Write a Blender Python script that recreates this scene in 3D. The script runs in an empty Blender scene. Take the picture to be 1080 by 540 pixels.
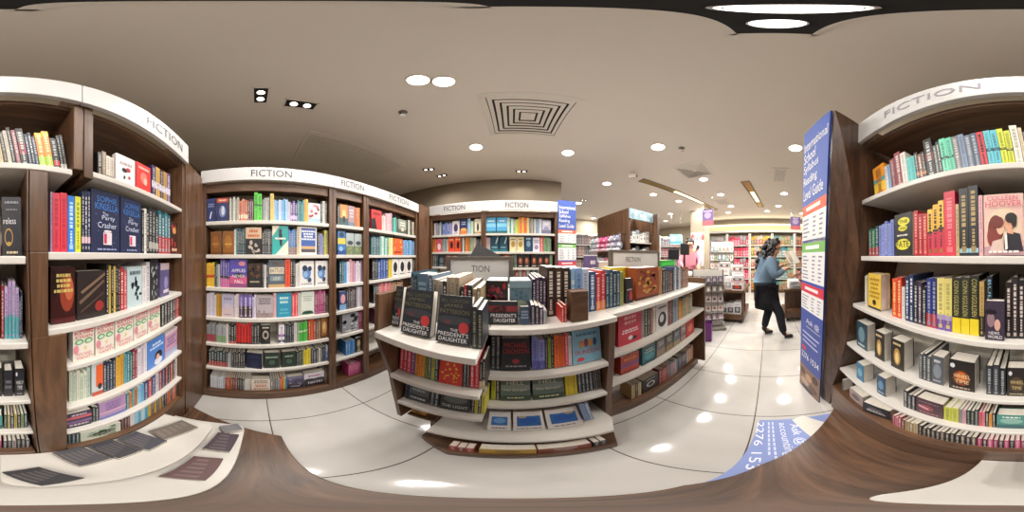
import bpy, math, random
from mathutils import Vector, Matrix

SC = bpy.context.scene
LINK = SC.collection.objects.link
RND = random.Random(11)
PI = math.pi
CAM_Z = 1.4
CEIL = 2.8


# ---------------------------------------------------------------- colours
def lin(h):
    h = h.lstrip('#')
    out = []
    for i in (0, 2, 4):
        c = int(h[i:i + 2], 16) / 255.0
        out.append(c / 12.92 if c <= 0.04045 else ((c + 0.055) / 1.055) ** 2.4)
    return (out[0], out[1], out[2], 1.0)


COL = dict(k='1b1a1d', k2='2b2a2e', dg='3c3b40', g='77777a', lg='a9a8a8', w='e6e2da', cr='e2d6b8', pg='d9d0bd',
           nv='222a50', bl='2f5ea8', lb='8fb4dc', sky='5aa7d6', pb='b9cce0', tl='2c8f96', dt='1e4a55', cy='4fc3d6',
           mint='7fd0b4', gn='43c04a', dgn='24402f', lgn='b8cba0', ol='6f7030', lime='c9d437', yl='e8c52e', go='c4962f',
           cream='e9dfc2', tan='b99b72', br='6f4526', dbr='3f2a1f', am='9a5a22', or_='e5742a', rd='c9302f', drd='7d2226',
           mar='571f2c', sal='d98a6c', pk='e59bb0', hpk='d6486f', mag='a33a6f', pu='5b3c86', lil='b9a5cc', pl='d8cfdd',
           lav='8d8fc9', gg='8f9488', bgr='5e7080', wood='6a4a34')


def C(c):
    return lin(COL.get(c, c))


def mix(a, b, t):
    return tuple(a[i] * (1 - t) + b[i] * t for i in range(3)) + (1.0,)


# ---------------------------------------------------------------- materials
MAT = {}


def new_mat(name):
    m = bpy.data.materials.new(name)
    m.use_nodes = True
    nt = m.node_tree
    b = nt.nodes['Principled BSDF']
    MAT[name] = m
    return m, nt, b


def attr_mat(name, rough, noise=0.0, scale=60.0, bump=0.0, spec=0.5, metal=0.0, coat=0.0):
    """printed card, cloth, plastic: the colour sits on the faces, a little procedural mottling over it"""
    m, nt, b = new_mat(name)
    at = nt.nodes.new('ShaderNodeAttribute')
    at.attribute_name = 'Col'
    b.inputs['Roughness'].default_value = rough
    b.inputs['Specular IOR Level'].default_value = spec
    b.inputs['Metallic'].default_value = metal
    b.inputs['Coat Weight'].default_value = coat
    if noise or bump:
        tc = nt.nodes.new('ShaderNodeTexCoord')
        nz = nt.nodes.new('ShaderNodeTexNoise')
        nz.inputs['Scale'].default_value = scale
        nz.inputs['Detail'].default_value = 3
        nt.links.new(tc.outputs['Object'], nz.inputs['Vector'])
    if noise:
        hs = nt.nodes.new('ShaderNodeHueSaturation')
        mr = nt.nodes.new('ShaderNodeMapRange')
        mr.inputs[3].default_value = 1 - noise
        mr.inputs[4].default_value = 1 + noise
        nt.links.new(nz.outputs['Fac'], mr.inputs[0])
        nt.links.new(mr.outputs[0], hs.inputs['Value'])
        nt.links.new(at.outputs['Color'], hs.inputs['Color'])
        nt.links.new(hs.outputs['Color'], b.inputs['Base Color'])
    else:
        nt.links.new(at.outputs['Color'], b.inputs['Base Color'])
    if bump:
        bp = nt.nodes.new('ShaderNodeBump')
        bp.inputs['Strength'].default_value = bump
        bp.inputs['Distance'].default_value = 0.004
        nt.links.new(nz.outputs['Fac'], bp.inputs['Height'])
        nt.links.new(bp.outputs['Normal'], b.inputs['Normal'])
    return m


def wood_mat(name, sc, c0, c1, rough=0.38):
    m, nt, b = new_mat(name)
    tc = nt.nodes.new('ShaderNodeTexCoord')
    mp = nt.nodes.new('ShaderNodeMapping')
    mp.inputs['Scale'].default_value = sc
    n1 = nt.nodes.new('ShaderNodeTexNoise')
    n1.inputs['Scale'].default_value = 3.2
    n1.inputs['Detail'].default_value = 8
    n1.inputs['Roughness'].default_value = 0.62
    n1.inputs['Distortion'].default_value = 0.6
    cr = nt.nodes.new('ShaderNodeValToRGB')
    cr.color_ramp.elements[0].position = 0.32
    cr.color_ramp.elements[0].color = lin(c0)
    cr.color_ramp.elements[1].position = 0.70
    cr.color_ramp.elements[1].color = lin(c1)
    nt.links.new(tc.outputs['Object'], mp.inputs['Vector'])
    nt.links.new(mp.outputs['Vector'], n1.inputs['Vector'])
    nt.links.new(n1.outputs['Fac'], cr.inputs['Fac'])
    nt.links.new(cr.outputs['Color'], b.inputs['Base Color'])
    b.inputs['Roughness'].default_value = rough
    return m


def flat_mat(name, col, rough=0.5, metal=0.0, noise=0.03, scale=40.0, coat=0.0):
    m, nt, b = new_mat(name)
    tc = nt.nodes.new('ShaderNodeTexCoord')
    nz = nt.nodes.new('ShaderNodeTexNoise')
    nz.inputs['Scale'].default_value = scale
    nz.inputs['Detail'].default_value = 4
    cr = nt.nodes.new('ShaderNodeValToRGB')
    c = lin(col)
    cr.color_ramp.elements[0].color = tuple(x * (1 - noise) for x in c[:3]) + (1,)
    cr.color_ramp.elements[1].color = tuple(min(1, x * (1 + noise)) for x in c[:3]) + (1,)
    nt.links.new(tc.outputs['Object'], nz.inputs['Vector'])
    nt.links.new(nz.outputs['Fac'], cr.inputs['Fac'])
    nt.links.new(cr.outputs['Color'], b.inputs['Base Color'])
    b.inputs['Roughness'].default_value = rough
    b.inputs['Metallic'].default_value = metal
    b.inputs['Coat Weight'].default_value = coat
    return m


def emit_mat(name, col, strength):
    m, nt, b = new_mat(name)
    b.inputs['Base Color'].default_value = lin(col)
    b.inputs['Emission Color'].default_value = lin(col)
    b.inputs['Emission Strength'].default_value = strength
    return m


attr_mat('printed_card', 0.42, noise=0.10, scale=90)
attr_mat('printed_poster', 0.6, noise=0.02, scale=20)
attr_mat('plastic', 0.35, noise=0.03)
attr_mat('cloth', 0.9, noise=0.18, scale=70, bump=0.4, spec=0.2)
attr_mat('plush', 0.95, noise=0.25, scale=160, bump=0.9, spec=0.1)
attr_mat('skin', 0.55, noise=0.04, scale=30)
attr_mat('hair', 0.5, noise=0.35, scale=120, bump=0.8)
wood_mat('walnut_upright', (9, 9, 0.9), '402b1d', '72523a')
wood_mat('walnut_level', (0.9, 9, 9), '402b1d', '72523a')
wood_mat('walnut_dark', (9, 9, 0.9), '3a281e', '6b4c38')
flat_mat('white_laminate', 'cac5bd', 0.35)
flat_mat('shelf_back', 'ded6c6', 0.6)
flat_mat('sign_frame', '5a5149', 0.45)
flat_mat('ceiling_paint', 'd9d3ca', 0.8, noise=0.02, scale=3)
flat_mat('wall_paint', 'a39884', 0.8, noise=0.03, scale=4)
flat_mat('shaded_wall_paint', '776a59', 0.85, noise=0.03, scale=4)  # wall paint with the shadow over the far bookcases put into its colour
flat_mat('sign_acrylic', 'c6c4c2', 0.42)
flat_mat('black_plastic', '17171a', 0.35)
flat_mat('dark_recess', '0c0c0e', 0.6)
flat_mat('chrome', 'c9c9c9', 0.2, metal=1.0)
flat_mat('white_metal', 'd8d3ca', 0.45)
flat_mat('grey_metal', '7c766d', 0.5)
flat_mat('brass', 'a58a4c', 0.3, metal=0.8)
emit_mat('lamp_glow', 'fff6ea', 5.0)
emit_mat('spot_glow', 'fff6ea', 4.0)
emit_mat('cove_glow', 'ffe9b8', 1.6)


def paper_mat():
    m, nt, b = new_mat('paper')
    tc = nt.nodes.new('ShaderNodeTexCoord')
    mp = nt.nodes.new('ShaderNodeMapping')
    mp.inputs['Scale'].default_value = (600, 20, 20)
    nz = nt.nodes.new('ShaderNodeTexNoise')
    nz.inputs['Scale'].default_value = 1.0
    cr = nt.nodes.new('ShaderNodeValToRGB')
    cr.color_ramp.elements[0].color = lin('c9bfae')
    cr.color_ramp.elements[1].color = lin('efe9dd')
    nt.links.new(tc.outputs['Object'], mp.inputs['Vector'])
    nt.links.new(mp.outputs['Vector'], nz.inputs['Vector'])
    nt.links.new(nz.outputs['Fac'], cr.inputs['Fac'])
    nt.links.new(cr.outputs['Color'], b.inputs['Base Color'])
    b.inputs['Roughness'].default_value = 0.8


paper_mat()


def floor_mat():
    m, nt, b = new_mat('polished_tile')
    tc = nt.nodes.new('ShaderNodeTexCoord')
    sep = nt.nodes.new('ShaderNodeSeparateXYZ')
    nt.links.new(tc.outputs['Object'], sep.inputs[0])

    def seam(out, off, size=0.602, wid=0.0032):
        a = nt.nodes.new('ShaderNodeMath'); a.operation = 'SUBTRACT'; a.inputs[1].default_value = off
        nt.links.new(out, a.inputs[0])
        p = nt.nodes.new('ShaderNodeMath'); p.operation = 'PINGPONG'; p.inputs[1].default_value = size / 2
        nt.links.new(a.outputs[0], p.inputs[0])
        l = nt.nodes.new('ShaderNodeMath'); l.operation = 'LESS_THAN'; l.inputs[1].default_value = wid
        nt.links.new(p.outputs[0], l.inputs[0])
        return l.outputs[0]

    sx = seam(sep.outputs['X'], 0.93)
    sy = seam(sep.outputs['Y'], 0.075)
    mx = nt.nodes.new('ShaderNodeMath'); mx.operation = 'MAXIMUM'
    nt.links.new(sx, mx.inputs[0]); nt.links.new(sy, mx.inputs[1])
    nz = nt.nodes.new('ShaderNodeTexNoise')
    nz.inputs['Scale'].default_value = 1.7
    nz.inputs['Detail'].default_value = 6
    nz.inputs['Distortion'].default_value = 1.2
    nt.links.new(tc.outputs['Object'], nz.inputs['Vector'])
    cr = nt.nodes.new('ShaderNodeValToRGB')
    cr.color_ramp.elements[0].position = 0.3
    cr.color_ramp.elements[0].color = lin('b6b2ac')
    cr.color_ramp.elements[1].position = 0.7
    cr.color_ramp.elements[1].color = lin('c6c2bd')
    nt.links.new(nz.outputs['Fac'], cr.inputs['Fac'])
    mc = nt.nodes.new('ShaderNodeMix'); mc.data_type = 'RGBA'
    mc.inputs[7].default_value = lin('4f463c')
    nt.links.new(mx.outputs[0], mc.inputs[0])
    nt.links.new(cr.outputs['Color'], mc.inputs[6])
    nt.links.new(mc.outputs[2], b.inputs['Base Color'])
    b.inputs['Roughness'].default_value = 0.08
    b.inputs['Specular IOR Level'].default_value = 0.5


floor_mat()

# ---------------------------------------------------------------- mesh builder
_TEXT = {}


def text_mesh(s):
    """verts and triangles of a line of lettering, in units of its cap height, starting at x = 0"""
    if s in _TEXT:
        return _TEXT[s]
    cu = bpy.data.curves.new('lettering', 'FONT')
    cu.body = s
    cu.resolution_u = 2
    ob = bpy.data.objects.new('lettering', cu)
    me = bpy.data.meshes.new_from_object(ob)
    vs = [(v.co.x, v.co.y) for v in me.vertices]
    fs = [tuple(p.vertices) for p in me.polygons]
    bpy.data.objects.remove(ob)
    bpy.data.curves.remove(cu)
    bpy.data.meshes.remove(me)
    if not vs:
        _TEXT[s] = ([], [], 1, 1)
        return _TEXT[s]
    x0 = min(v[0] for v in vs); x1 = max(v[0] for v in vs)
    y0 = min(v[1] for v in vs); y1 = max(v[1] for v in vs)
    vs = [((v[0] - x0) / (x1 - x0), (v[1] - y0) / (y1 - y0)) for v in vs]
    _TEXT[s] = (vs, fs, (x1 - x0), (y1 - y0))
    return _TEXT[s]


class MB:
    def __init__(self):
        self.v, self.f, self.c, self.m = [], [], [], []

    def add(self, vs, fs, col, mat=0):
        b = len(self.v)
        self.v += [tuple(p) for p in vs]
        for q in fs:
            self.f.append(tuple(b + i for i in q))
            self.c.append(col)
            self.m.append(mat)
        return self

    def poly(self, pts, col, mat=0):
        return self.add(pts, [tuple(range(len(pts)))], col, mat)

    def box(self, x0, y0, z0, x1, y1, z1, col=(1, 1, 1, 1), mat=0):
        vs = [(x0, y0, z0), (x1, y0, z0), (x1, y1, z0), (x0, y1, z0), (x0, y0, z1), (x1, y0, z1), (x1, y1, z1), (x0, y1, z1)]
        return self.add(vs, [(0, 3, 2, 1), (4, 5, 6, 7), (0, 1, 5, 4), (1, 2, 6, 5), (2, 3, 7, 6), (3, 0, 4, 7)], col, mat)

    def prism(self, pts, z0, z1, col=(1, 1, 1, 1), mat=0):
        """a polygon in x, y (counter-clockwise from above) carried from z0 to z1"""
        n = len(pts)
        vs = [(x, y, z0) for x, y in pts] + [(x, y, z1) for x, y in pts]
        fs = [tuple(reversed(range(n))), tuple(range(n, 2 * n))] + [(i, (i + 1) % n, n + (i + 1) % n, n + i) for i in range(n)]
        return self.add(vs, fs, col, mat)

    def profile(self, pts, x0, x1, col=(1, 1, 1, 1), mat=0):
        """a polygon in y, z carried along x"""
        n = len(pts)
        vs = [(x0, y, z) for y, z in pts] + [(x1, y, z) for y, z in pts]
        fs = [tuple(reversed(range(n))), tuple(range(n, 2 * n))] + [(i, (i + 1) % n, n + (i + 1) % n, n + i) for i in range(n)]
        return self.add(vs, fs, col, mat)

    def hexa(self, a, b, col=(1, 1, 1, 1), mat=0):
        """a solid between two four-cornered faces"""
        return self.add(list(a) + list(b), [(3, 2, 1, 0), (4, 5, 6, 7), (0, 1, 5, 4), (1, 2, 6, 5), (2, 3, 7, 6), (3, 0, 4, 7)], col, mat)

    def tube(self, path, r, n=8, col=(1, 1, 1, 1), mat=0):
        path = [Vector(p) for p in path]
        rings = []
        for i, p in enumerate(path):
            d = (path[min(i + 1, len(path) - 1)] - path[max(i - 1, 0)]).normalized()
            a = d.orthogonal().normalized()
            e = d.cross(a)
            rr = r[i] if isinstance(r, (list, tuple)) else r
            rings.append([p + (a * math.cos(2 * PI * k / n) + e * math.sin(2 * PI * k / n)) * rr for k in range(n)])
        vs = [tuple(q) for g in rings for q in g]
        fs = []
        for i in range(len(path) - 1):
            for k in range(n):
                fs.append((i * n + k, i * n + (k + 1) % n, (i + 1) * n + (k + 1) % n, (i + 1) * n + k))
        fs.append(tuple(reversed(range(n))))
        fs.append(tuple(range((len(path) - 1) * n, len(path) * n)))
        return self.add(vs, fs, col, mat)

    def ball(self, c, rx, ry=None, rz=None, col=(1, 1, 1, 1), mat=0, n=12, m=8):
        ry = rx if ry is None else ry
        rz = rx if rz is None else rz
        vs = [(c[0], c[1], c[2] + rz)]
        for j in range(1, m):
            t = PI * j / m
            for k in range(n):
                a = 2 * PI * k / n
                vs.append((c[0] + rx * math.sin(t) * math.cos(a), c[1] + ry * math.sin(t) * math.sin(a), c[2] + rz * math.cos(t)))
        vs.append((c[0], c[1], c[2] - rz))
        fs = [(0, 1 + k, 1 + (k + 1) % n) for k in range(n)]
        for j in range(m - 2):
            for k in range(n):
                a, b = 1 + j * n + k, 1 + j * n + (k + 1) % n
                fs.append((a, a + n, b + n, b))
        e = len(vs) - 1
        fs += [(e, 1 + (m - 2) * n + (k + 1) % n, 1 + (m - 2) * n + k) for k in range(n)]
        return self.add(vs, fs, col, mat)

    def lathe(self, prof, c=(0, 0, 0), n=24, col=(1, 1, 1, 1), mat=0):
        """(radius, z) pairs turned round the vertical through c"""
        vs, fs = [], []
        for r, z in prof:
            for k in range(n):
                a = 2 * PI * k / n
                vs.append((c[0] + r * math.cos(a), c[1] + r * math.sin(a), c[2] + z))
        for i in range(len(prof) - 1):
            for k in range(n):
                fs.append((i * n + k, i * n + (k + 1) % n, (i + 1) * n + (k + 1) % n, (i + 1) * n + k))
        return self.add(vs, fs, col, mat)

    def on(self, P, pts, col, mat=0):
        """a flat shape given in (u, v) laid on the surface P(u, v)"""
        return self.poly([P(u, v) for u, v in pts], col, mat)

    def rect_on(self, P, u0, v0, u1, v1, col, mat=0):
        return self.on(P, [(u0, v0), (u1, v0), (u1, v1), (u0, v1)], col, mat)

    def ell_on(self, P, u, v, ru, rv, col, mat=0, n=14):
        return self.on(P, [(u + ru * math.cos(2 * PI * k / n), v + rv * math.sin(2 * PI * k / n)) for k in range(n)], col, mat)

    def text_on(self, P, s, u0, u1, v0, v1, col, mat=0):
        vs, fs, _w, _h = text_mesh(s)
        return self.add([P(u0 + x * (u1 - u0), v0 + y * (v1 - v0)) for x, y in vs], fs, col, mat)

    def moved(self, mtx):
        self.v = [tuple(mtx @ Vector(p)) for p in self.v]
        return self

    def join(self, other, mtx=None):
        b = len(self.v)
        self.v += [tuple(mtx @ Vector(p)) for p in other.v] if mtx is not None else other.v
        self.f += [tuple(b + i for i in q) for q in other.f]
        self.c += other.c
        self.m += other.m
        return self

    def build(self, name, mats, parent=None, loc=(0, 0, 0), rot=(0, 0, 0), smooth=False, bevel=0.0):
        me = bpy.data.meshes.new(name)
        me.from_pydata(self.v, [], self.f)
        if isinstance(mats, str):
            mats = [mats]
        for x in mats:
            me.materials.append(MAT[x])
        me.polygons.foreach_set('material_index', self.m)
        at = me.color_attributes.new('Col', 'FLOAT_COLOR', 'CORNER')
        flat = []
        for q, c in zip(self.f, self.c):
            flat.extend(tuple(c) * len(q))
        at.data.foreach_set('color', flat)
        if smooth:
            me.polygons.foreach_set('use_smooth', [True] * len(me.polygons))
        me.update()
        o = bpy.data.objects.new(name, me)
        LINK(o)
        o.location = loc
        o.rotation_euler = rot
        if parent is not None:
            o.parent = parent
        if bevel:
            bv = o.modifiers.new('edge', 'BEVEL')
            bv.width = bevel
            bv.segments = 2
            bv.limit_method = 'ANGLE'
        return o


def tag(o, label=None, cat=None, group=None, kind=None):
    if label: o['label'] = label
    if cat: o['category'] = cat
    if group: o['group'] = group
    if kind: o['kind'] = kind
    return o


def thing(name, label, cat, loc=(0, 0, 0), rotz=0.0, group=None):
    o = bpy.data.objects.new(name, None)
    LINK(o)
    o.empty_display_size = 0.1
    o.location = loc
    o.rotation_euler = (0, 0, rotz)
    return tag(o, label, cat, group)


def copy_tree(o, parent=None):
    c = o.copy()
    LINK(c)
    if parent is not None:
        c.parent = parent
    for ch in list(o.children):
        copy_tree(ch, c)
    return c


def az(px):
    """bearing of a column of the 360 degree photograph, radians, 0 straight ahead (+Y)"""
    return math.radians((px - 540) / 3.0)


def el(py):
    return math.radians((270 - py) / 3.0)


def ground(px, py, z=0.0):
    d = (z - CAM_Z) / math.tan(el(py))
    return (d * math.sin(az(px)), d * math.cos(az(px)))


ONES = 'zero first second third fourth fifth sixth seventh eighth ninth tenth eleventh twelfth thirteenth fourteenth fifteenth sixteenth'.split()
NUMS = 'no one two three four five six seven eight nine ten eleven twelve thirteen fourteen'.split()
# ================================================================ the room
WHITE = (1, 1, 1, 1)


def struct(name, mb, mat, **k):
    return tag(mb.build(name, mat, **k), kind='structure')


XW, XE, YS, YN = -2.4, 6.6, -3.2, 5.6
struct('floor', MB().box(XW - .1, YS - .1, -0.05, XE + .1, YN + .1, 0.0), 'polished_tile')
struct('ceiling', MB().box(XW - .1, YS - .1, CEIL, XE + .1, YN + .1, CEIL + .08), 'ceiling_paint')
struct('wall_west', MB().box(XW - .1, YS - .1, 0, XW, YN + .1, CEIL), 'wall_paint')
struct('wall_east', MB().box(XE, YS - .1, 0, XE + .1, YN + .1, CEIL), 'wall_paint')
struct('wall_north', MB().box(XW, YN, 0, XE, YN + .1, CEIL), 'wall_paint')
struct('wall_south', MB().box(XW, -.95, 0, 1.5, -.85, CEIL), 'wall_paint')
struct('wall_southeast', MB().box(1.5, YS - .1, 0, XE, YS, CEIL), 'wall_paint')
struct('wall_return', MB().box(1.5, YS, 0, 1.6, -.85, CEIL), 'wall_paint')
struct('wall_partition', MB().box(XW, 2.75, 0, .86, 2.85, CEIL), 'shaded_wall_paint')
struct('trim_1', MB().box(-.86, -.52, 0.08, -.817, -.375, 2.02).box(-1.43, -.43, 0.0, -.85, -.39, 2.02), 'walnut_upright', bevel=.002)
struct('trim_2', MB().prism([(-1.13, 1.772), (-1.13, 2.035), (-1.165, 2.035), (-1.165, 2.30), (-1.42, 2.30), (-1.42, 1.772)], 0, 2.10), 'walnut_upright', bevel=.002)


# ================================================================ bookcases
def lettering(parent, s, x0, x1, z0, z1, y, col='3c3c40'):
    P = lambda u, v: (u, y, v)
    return MB().text_on(P, s, x0, x1, z0, z1, C(col)).build('lettering', 'printed_poster', parent)


def bookcase(label, loc, rotz, s0, s1, shelves, zsign, texts, depth=.28, thick=.028, top_z=None, group='walnut bookcases round the fiction corner', side=(.03, .03), sign_ext=(0, 0)):
    mid = (s0 + s1) / 2
    ca, sa = math.cos(rotz), math.sin(rotz)
    root = thing('bookcase', label, 'bookcase', (loc[0] + mid * ca, loc[1] + mid * sa, 0), rotz, group)
    a, b = s0 - mid, s1 - mid
    zb, zt = zsign
    for x0, x1 in ((a, a + side[0]), (b - side[1], b)):
        MB().box(x0, 0, 0, x1, depth, zt).build('side_panel', 'walnut_upright', root, bevel=.002)
    ia, ib = a + side[0], b - side[1]
    MB().box(ia, depth - .014, .06, ib, depth, zt - .02).build('back_panel', 'shelf_back', root)
    MB().box(ia, .02, zb - .075, ib, .05, zb).build('head_rail', 'walnut_level', root, bevel=.002)
    MB().box(ia, .05, zb - .02, ib, depth - .014, zb).build('top_board', 'walnut_level', root)
    MB().box(ia, 0, 0, ib, depth - .014, shelves[-1]).build('base', 'walnut_level', root, bevel=.003)
    for z in shelves[:-1]:
        MB().box(ia, .004, z - thick, ib, depth - .014, z).build('shelf', 'white_laminate', root, bevel=.003)
    if texts is not None:
        sg = MB().box(a + sign_ext[0], -.022, zb, b + sign_ext[1], -.002, zt).build('header_sign', 'sign_acrylic', root, bevel=.003)
        for s, x0, x1, z0, z1 in texts:
            lettering(sg, s, x0 - mid, x1 - mid, z0, z1, -.0235)
    return root


AX, BY, CY = -1.16, 2.05, -.38
SH_A = [1.66, 1.41, 1.165, .925, .685, .42, .10]
SH_B = [1.69, 1.455, 1.25, 1.02, .78, .54, .10]


def sA(px): return -AX * math.tan(az(px) + PI / 2)
def sB(px): return BY * math.tan(az(px))
def sC(px):
    a = az(px)
    if a < 0: a += 2 * PI
    return -CY * math.tan(a - PI)


bookcase('widest walnut bookcase on the long wall, beside the corner post nearest the camera', (AX, 0), PI / 2, -.40, .59, SH_A, (1.975, 2.09),
         [('FICTION', sA(265), sA(307), 2.005, 2.066)])
bookcase('narrow walnut bookcase in the middle of the long wall', (AX, 0), PI / 2, .592, .932, SH_A, (1.975, 2.09),
         [('FICTION', .655, .885, 2.005, 2.066)])
bookcase('walnut bookcase on the long wall running into the far corner', (AX, 0), PI / 2, .934, 1.768, SH_A, (1.975, 2.09),
         [('FICTION', sA(409), sA(429), 2.005, 2.066)])
bookcase('walnut bookcase on the far wall, next to the corner post', (0, BY), 0, -1.128, -.365, SH_B, (1.985, 2.125),
         [('FICTION', sB(469), sB(491), 2.022, 2.092)])
bookcase('walnut bookcase on the far wall, next to the narrow reading guide', (0, BY), 0, -.363, .585, SH_B, (1.985, 2.125),
         [('FICTION', sB(533), sB(557), 2.022, 2.092)])


# ---- the two bays right beside the camera (shelves of different lengths, a splayed end panel)
def end_x(z):
    """X of the splayed end panel along the shelf fronts"""
    pts = [(2.11, .585), (1.41, .60), (1.17, .675), (.92, .735), (.665, .82), (.40, .91), (0, .97)]
    for (z0, x0), (z1, x1) in zip(pts, pts[1:]):
        if z >= z1:
            return x1 + (x0 - x1) * (z - z1) / (z0 - z1)
    return pts[-1][1]


def slide(z):
    return .034 * max(0, (1.41 - z) / 1.33)


def slidec(z):
    return .051 if z < 1.19 else 0.0


SH_C = [1.66, 1.41, 1.205, 1.06, .83, .60, .38]
SH_D = [1.65, 1.40, 1.17, .92, .665, .40]
DEEP, ZB, ZT = .28, 1.965, 2.11
DLO, DUP = .07, .215           # the divider, lower and upper stretch, as s = -X

rc = thing('bookcase', 'walnut bookcase close to the camera holding the pair of navy covers, ending at the corner', 'bookcase', (0, CY, 0), PI, 'walnut bookcases round the fiction corner')
MB().box(.785, 0, .08, .815, DEEP, ZT).build('side_panel', 'walnut_upright', rc, bevel=.002)
MB().hexa([(DLO + .034, 0, .08), (DLO + .096, 0, .08), (DLO + .096, DEEP, .08), (DLO + .034, DEEP, .08)], [(DLO + slide(1.186), 0, 1.186), (DLO + .096, 0, 1.186), (DLO + .096, DEEP, 1.186), (DLO + slide(1.186), DEEP, 1.186)]).hexa([(DLO + slide(1.186), 0, 1.186), (DLO + .046, 0, 1.186), (DLO + .046, DEEP, 1.186), (DLO + slide(1.186), DEEP, 1.186)], [(DLO, 0, 1.41), (DLO + .046, 0, 1.41), (DLO + .046, DEEP, 1.41), (DLO, DEEP, 1.41)]).box(DLO, 0, 1.41, DLO + .046, DEEP, 1.626).box(DUP + .001, 0, 1.63, DUP + .03, DEEP, ZT).build('side_panel', 'walnut_upright', rc, bevel=.002)
MB().box(DLO + .048, DEEP - .014, .08, .785, DEEP, 1.64).box(DUP + .03, DEEP - .014, 1.64, .785, DEEP, ZB).build('back_panel', 'shelf_back', rc)
MB().box(DUP + .03, .02, ZB - .022, .785, .045, ZB).build('head_rail', 'walnut_level', rc, bevel=.002)
MB().box(DUP + .03, .045, ZB - .02, .785, DEEP - .014, ZB).build('top_board', 'walnut_level', rc)
MB().box(DLO + .098, .0, .08, .785, DEEP - .014, .38).build('base', 'walnut_level', rc, bevel=.003)
for i, z in enumerate(SH_C[:-1]):
    MB().box((DUP + .031) if i == 0 else DLO + .047 + slidec(z), .004, z - .02, .785, DEEP - .014, z).build('shelf', 'white_laminate', rc, bevel=.003)
sg = MB().box(.20, -.022, ZB, .815, -.002, ZT).build('header_sign', 'sign_acrylic', rc, bevel=.003)
lettering(sg, 'FICTION', sC(150), sC(188), 2.005, 2.068, -.0235)

rd_ = thing('bookcase', 'walnut bookcase close to the camera with the splayed end panel, beside the tall reading guide', 'bookcase', (0, CY, 0), PI, 'walnut bookcases round the fiction corner')
zs = [2.11, 1.41, 1.17, .92, .665, .40, .08]
FIN_T, FIN_B = Vector((.521, -.226, 2.11)), Vector((1.048, -.360, .08))
pan = MB()
for za, zb_ in zip(zs, zs[1:]):
    def col_at(z):
        t = (FIN_T.z - z) / (FIN_T.z - FIN_B.z)
        f = FIN_T.lerp(FIN_B, t)
        x = end_x(z)
        # to the bookcase's own frame (turned half round): x -> -X, y -> CY - Y
        return [(-f.x, CY - f.y, z), (-x, 0.0, z), (-x - .02, DEEP, z), (-x - .05, DEEP, z), (-x - .03, 0.0, z), (-f.x - .03, CY - f.y, z)]
    A, B = col_at(za), col_at(zb_)
    pan.add(A + B, [(i, (i + 1) % 6, 6 + (i + 1) % 6, 6 + i) for i in range(6)], WHITE)
    if za == zs[0]:
        pan.add(A, [(5, 4, 3, 2, 1, 0)], WHITE)
pan.build('end_panel', 'walnut_dark', rd_)
MB().hexa([(DLO + .027, 0, .08), (DLO + .032, 0, .08), (DLO + .032, DEEP, .08), (DLO + .027, DEEP, .08)], [(DLO - .007, 0, 1.41), (DLO - .002, 0, 1.41), (DLO - .002, DEEP, 1.41), (DLO - .007, DEEP, 1.41)]).box(DLO - .007, 0, 1.41, DLO - .002, DEEP, 1.628).box(DUP - .03, 0, 1.652, DUP - .002, DEEP, ZT).build('side_panel', 'walnut_upright', rd_, bevel=.002)
MB().box(-.97, DEEP - .014, .08, DLO - .008, DEEP, ZB).box(DLO - .008, DEEP - .014, 1.66, DUP - .03, DEEP, ZB).build('back_panel', 'shelf_back', rd_)
MB().box(-.58, .02, ZB - .022, DUP - .03, .045, ZB).build('head_rail', 'walnut_level', rd_, bevel=.002)
MB().box(-.58, .045, ZB - .02, DUP - .03, DEEP - .014, ZB).build('top_board', 'walnut_level', rd_)
MB().box(-.93, .0, .08, DLO + .015, DEEP - .014, .40).build('base', 'walnut_level', rd_, bevel=.003)
for i, z in enumerate(SH_D[:-1]):
    MB().box(-end_x(z) + .003, .004, z - .02, (DUP - .031) if i == 0 else DLO - .008 + slide(z), DEEP - .014, z).build('shelf', 'white_laminate', rd_, bevel=.003)
sg = MB().box(-.60, -.022, ZB, .198, -.002, ZT).build('header_sign', 'sign_acrylic', rd_, bevel=.003)
lettering(sg, 'FICTION', sC(938), sC(1037), 2.012, 2.066, -.0235, '8d8890')

# ---- the stepped base under those two bays
K = 1.32 / 1.40
edge = [(-.93, -.385), (-.80, -.06), (-.70, .11), (-.2, .118), (.2, .115), (.42, .02), (.64, -.15), (.90, -.385), (1.03, -.43)]
edge = [(x * K if abs(x) < .9 else x, y * K if y > -.3 else y) for x, y in edge]
bs = thing('stepped_plinth', 'low walnut base with two white ledges stepping out under the nearest bookcases', 'display base', (0, -.2, 0))
MB().prism([(x, y + .2) for x, y in reversed(edge)] + [(-.93, -.44), (1.03, -.44)], 0, .078).build('plinth', 'walnut_level', bs, bevel=.003)


def rounded(x0, x1, y0, y1, r=.05, n=6):
    pts = [(x0, y0), (x1, y0)]
    for k in range(n + 1):
        a = PI / 2 * k / n
        pts.append((x1 - r + r * math.cos(a), y1 - r + r * math.sin(a)))
    for k in range(n + 1):
        a = PI / 2 + PI / 2 * k / n
        pts.append((x0 + r + r * math.cos(a), y1 - r + r * math.sin(a)))
    return pts


MB().prism(rounded(-.60, .0, -.178, .045), .345, .37).build('ledge', 'white_laminate', bs, bevel=.003)
MB().prism(rounded(-.70, .10, -.178, .153), .195, .22).build('ledge', 'white_laminate', bs, bevel=.003)
for x0 in (-.50, -.25, -.06):
    MB().box(x0, -.178, .22, x0 + .02, .02, .345).box(x0, -.178, .078, x0 + .02, .10, .195).build('bracket', 'walnut_upright', bs)


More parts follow.
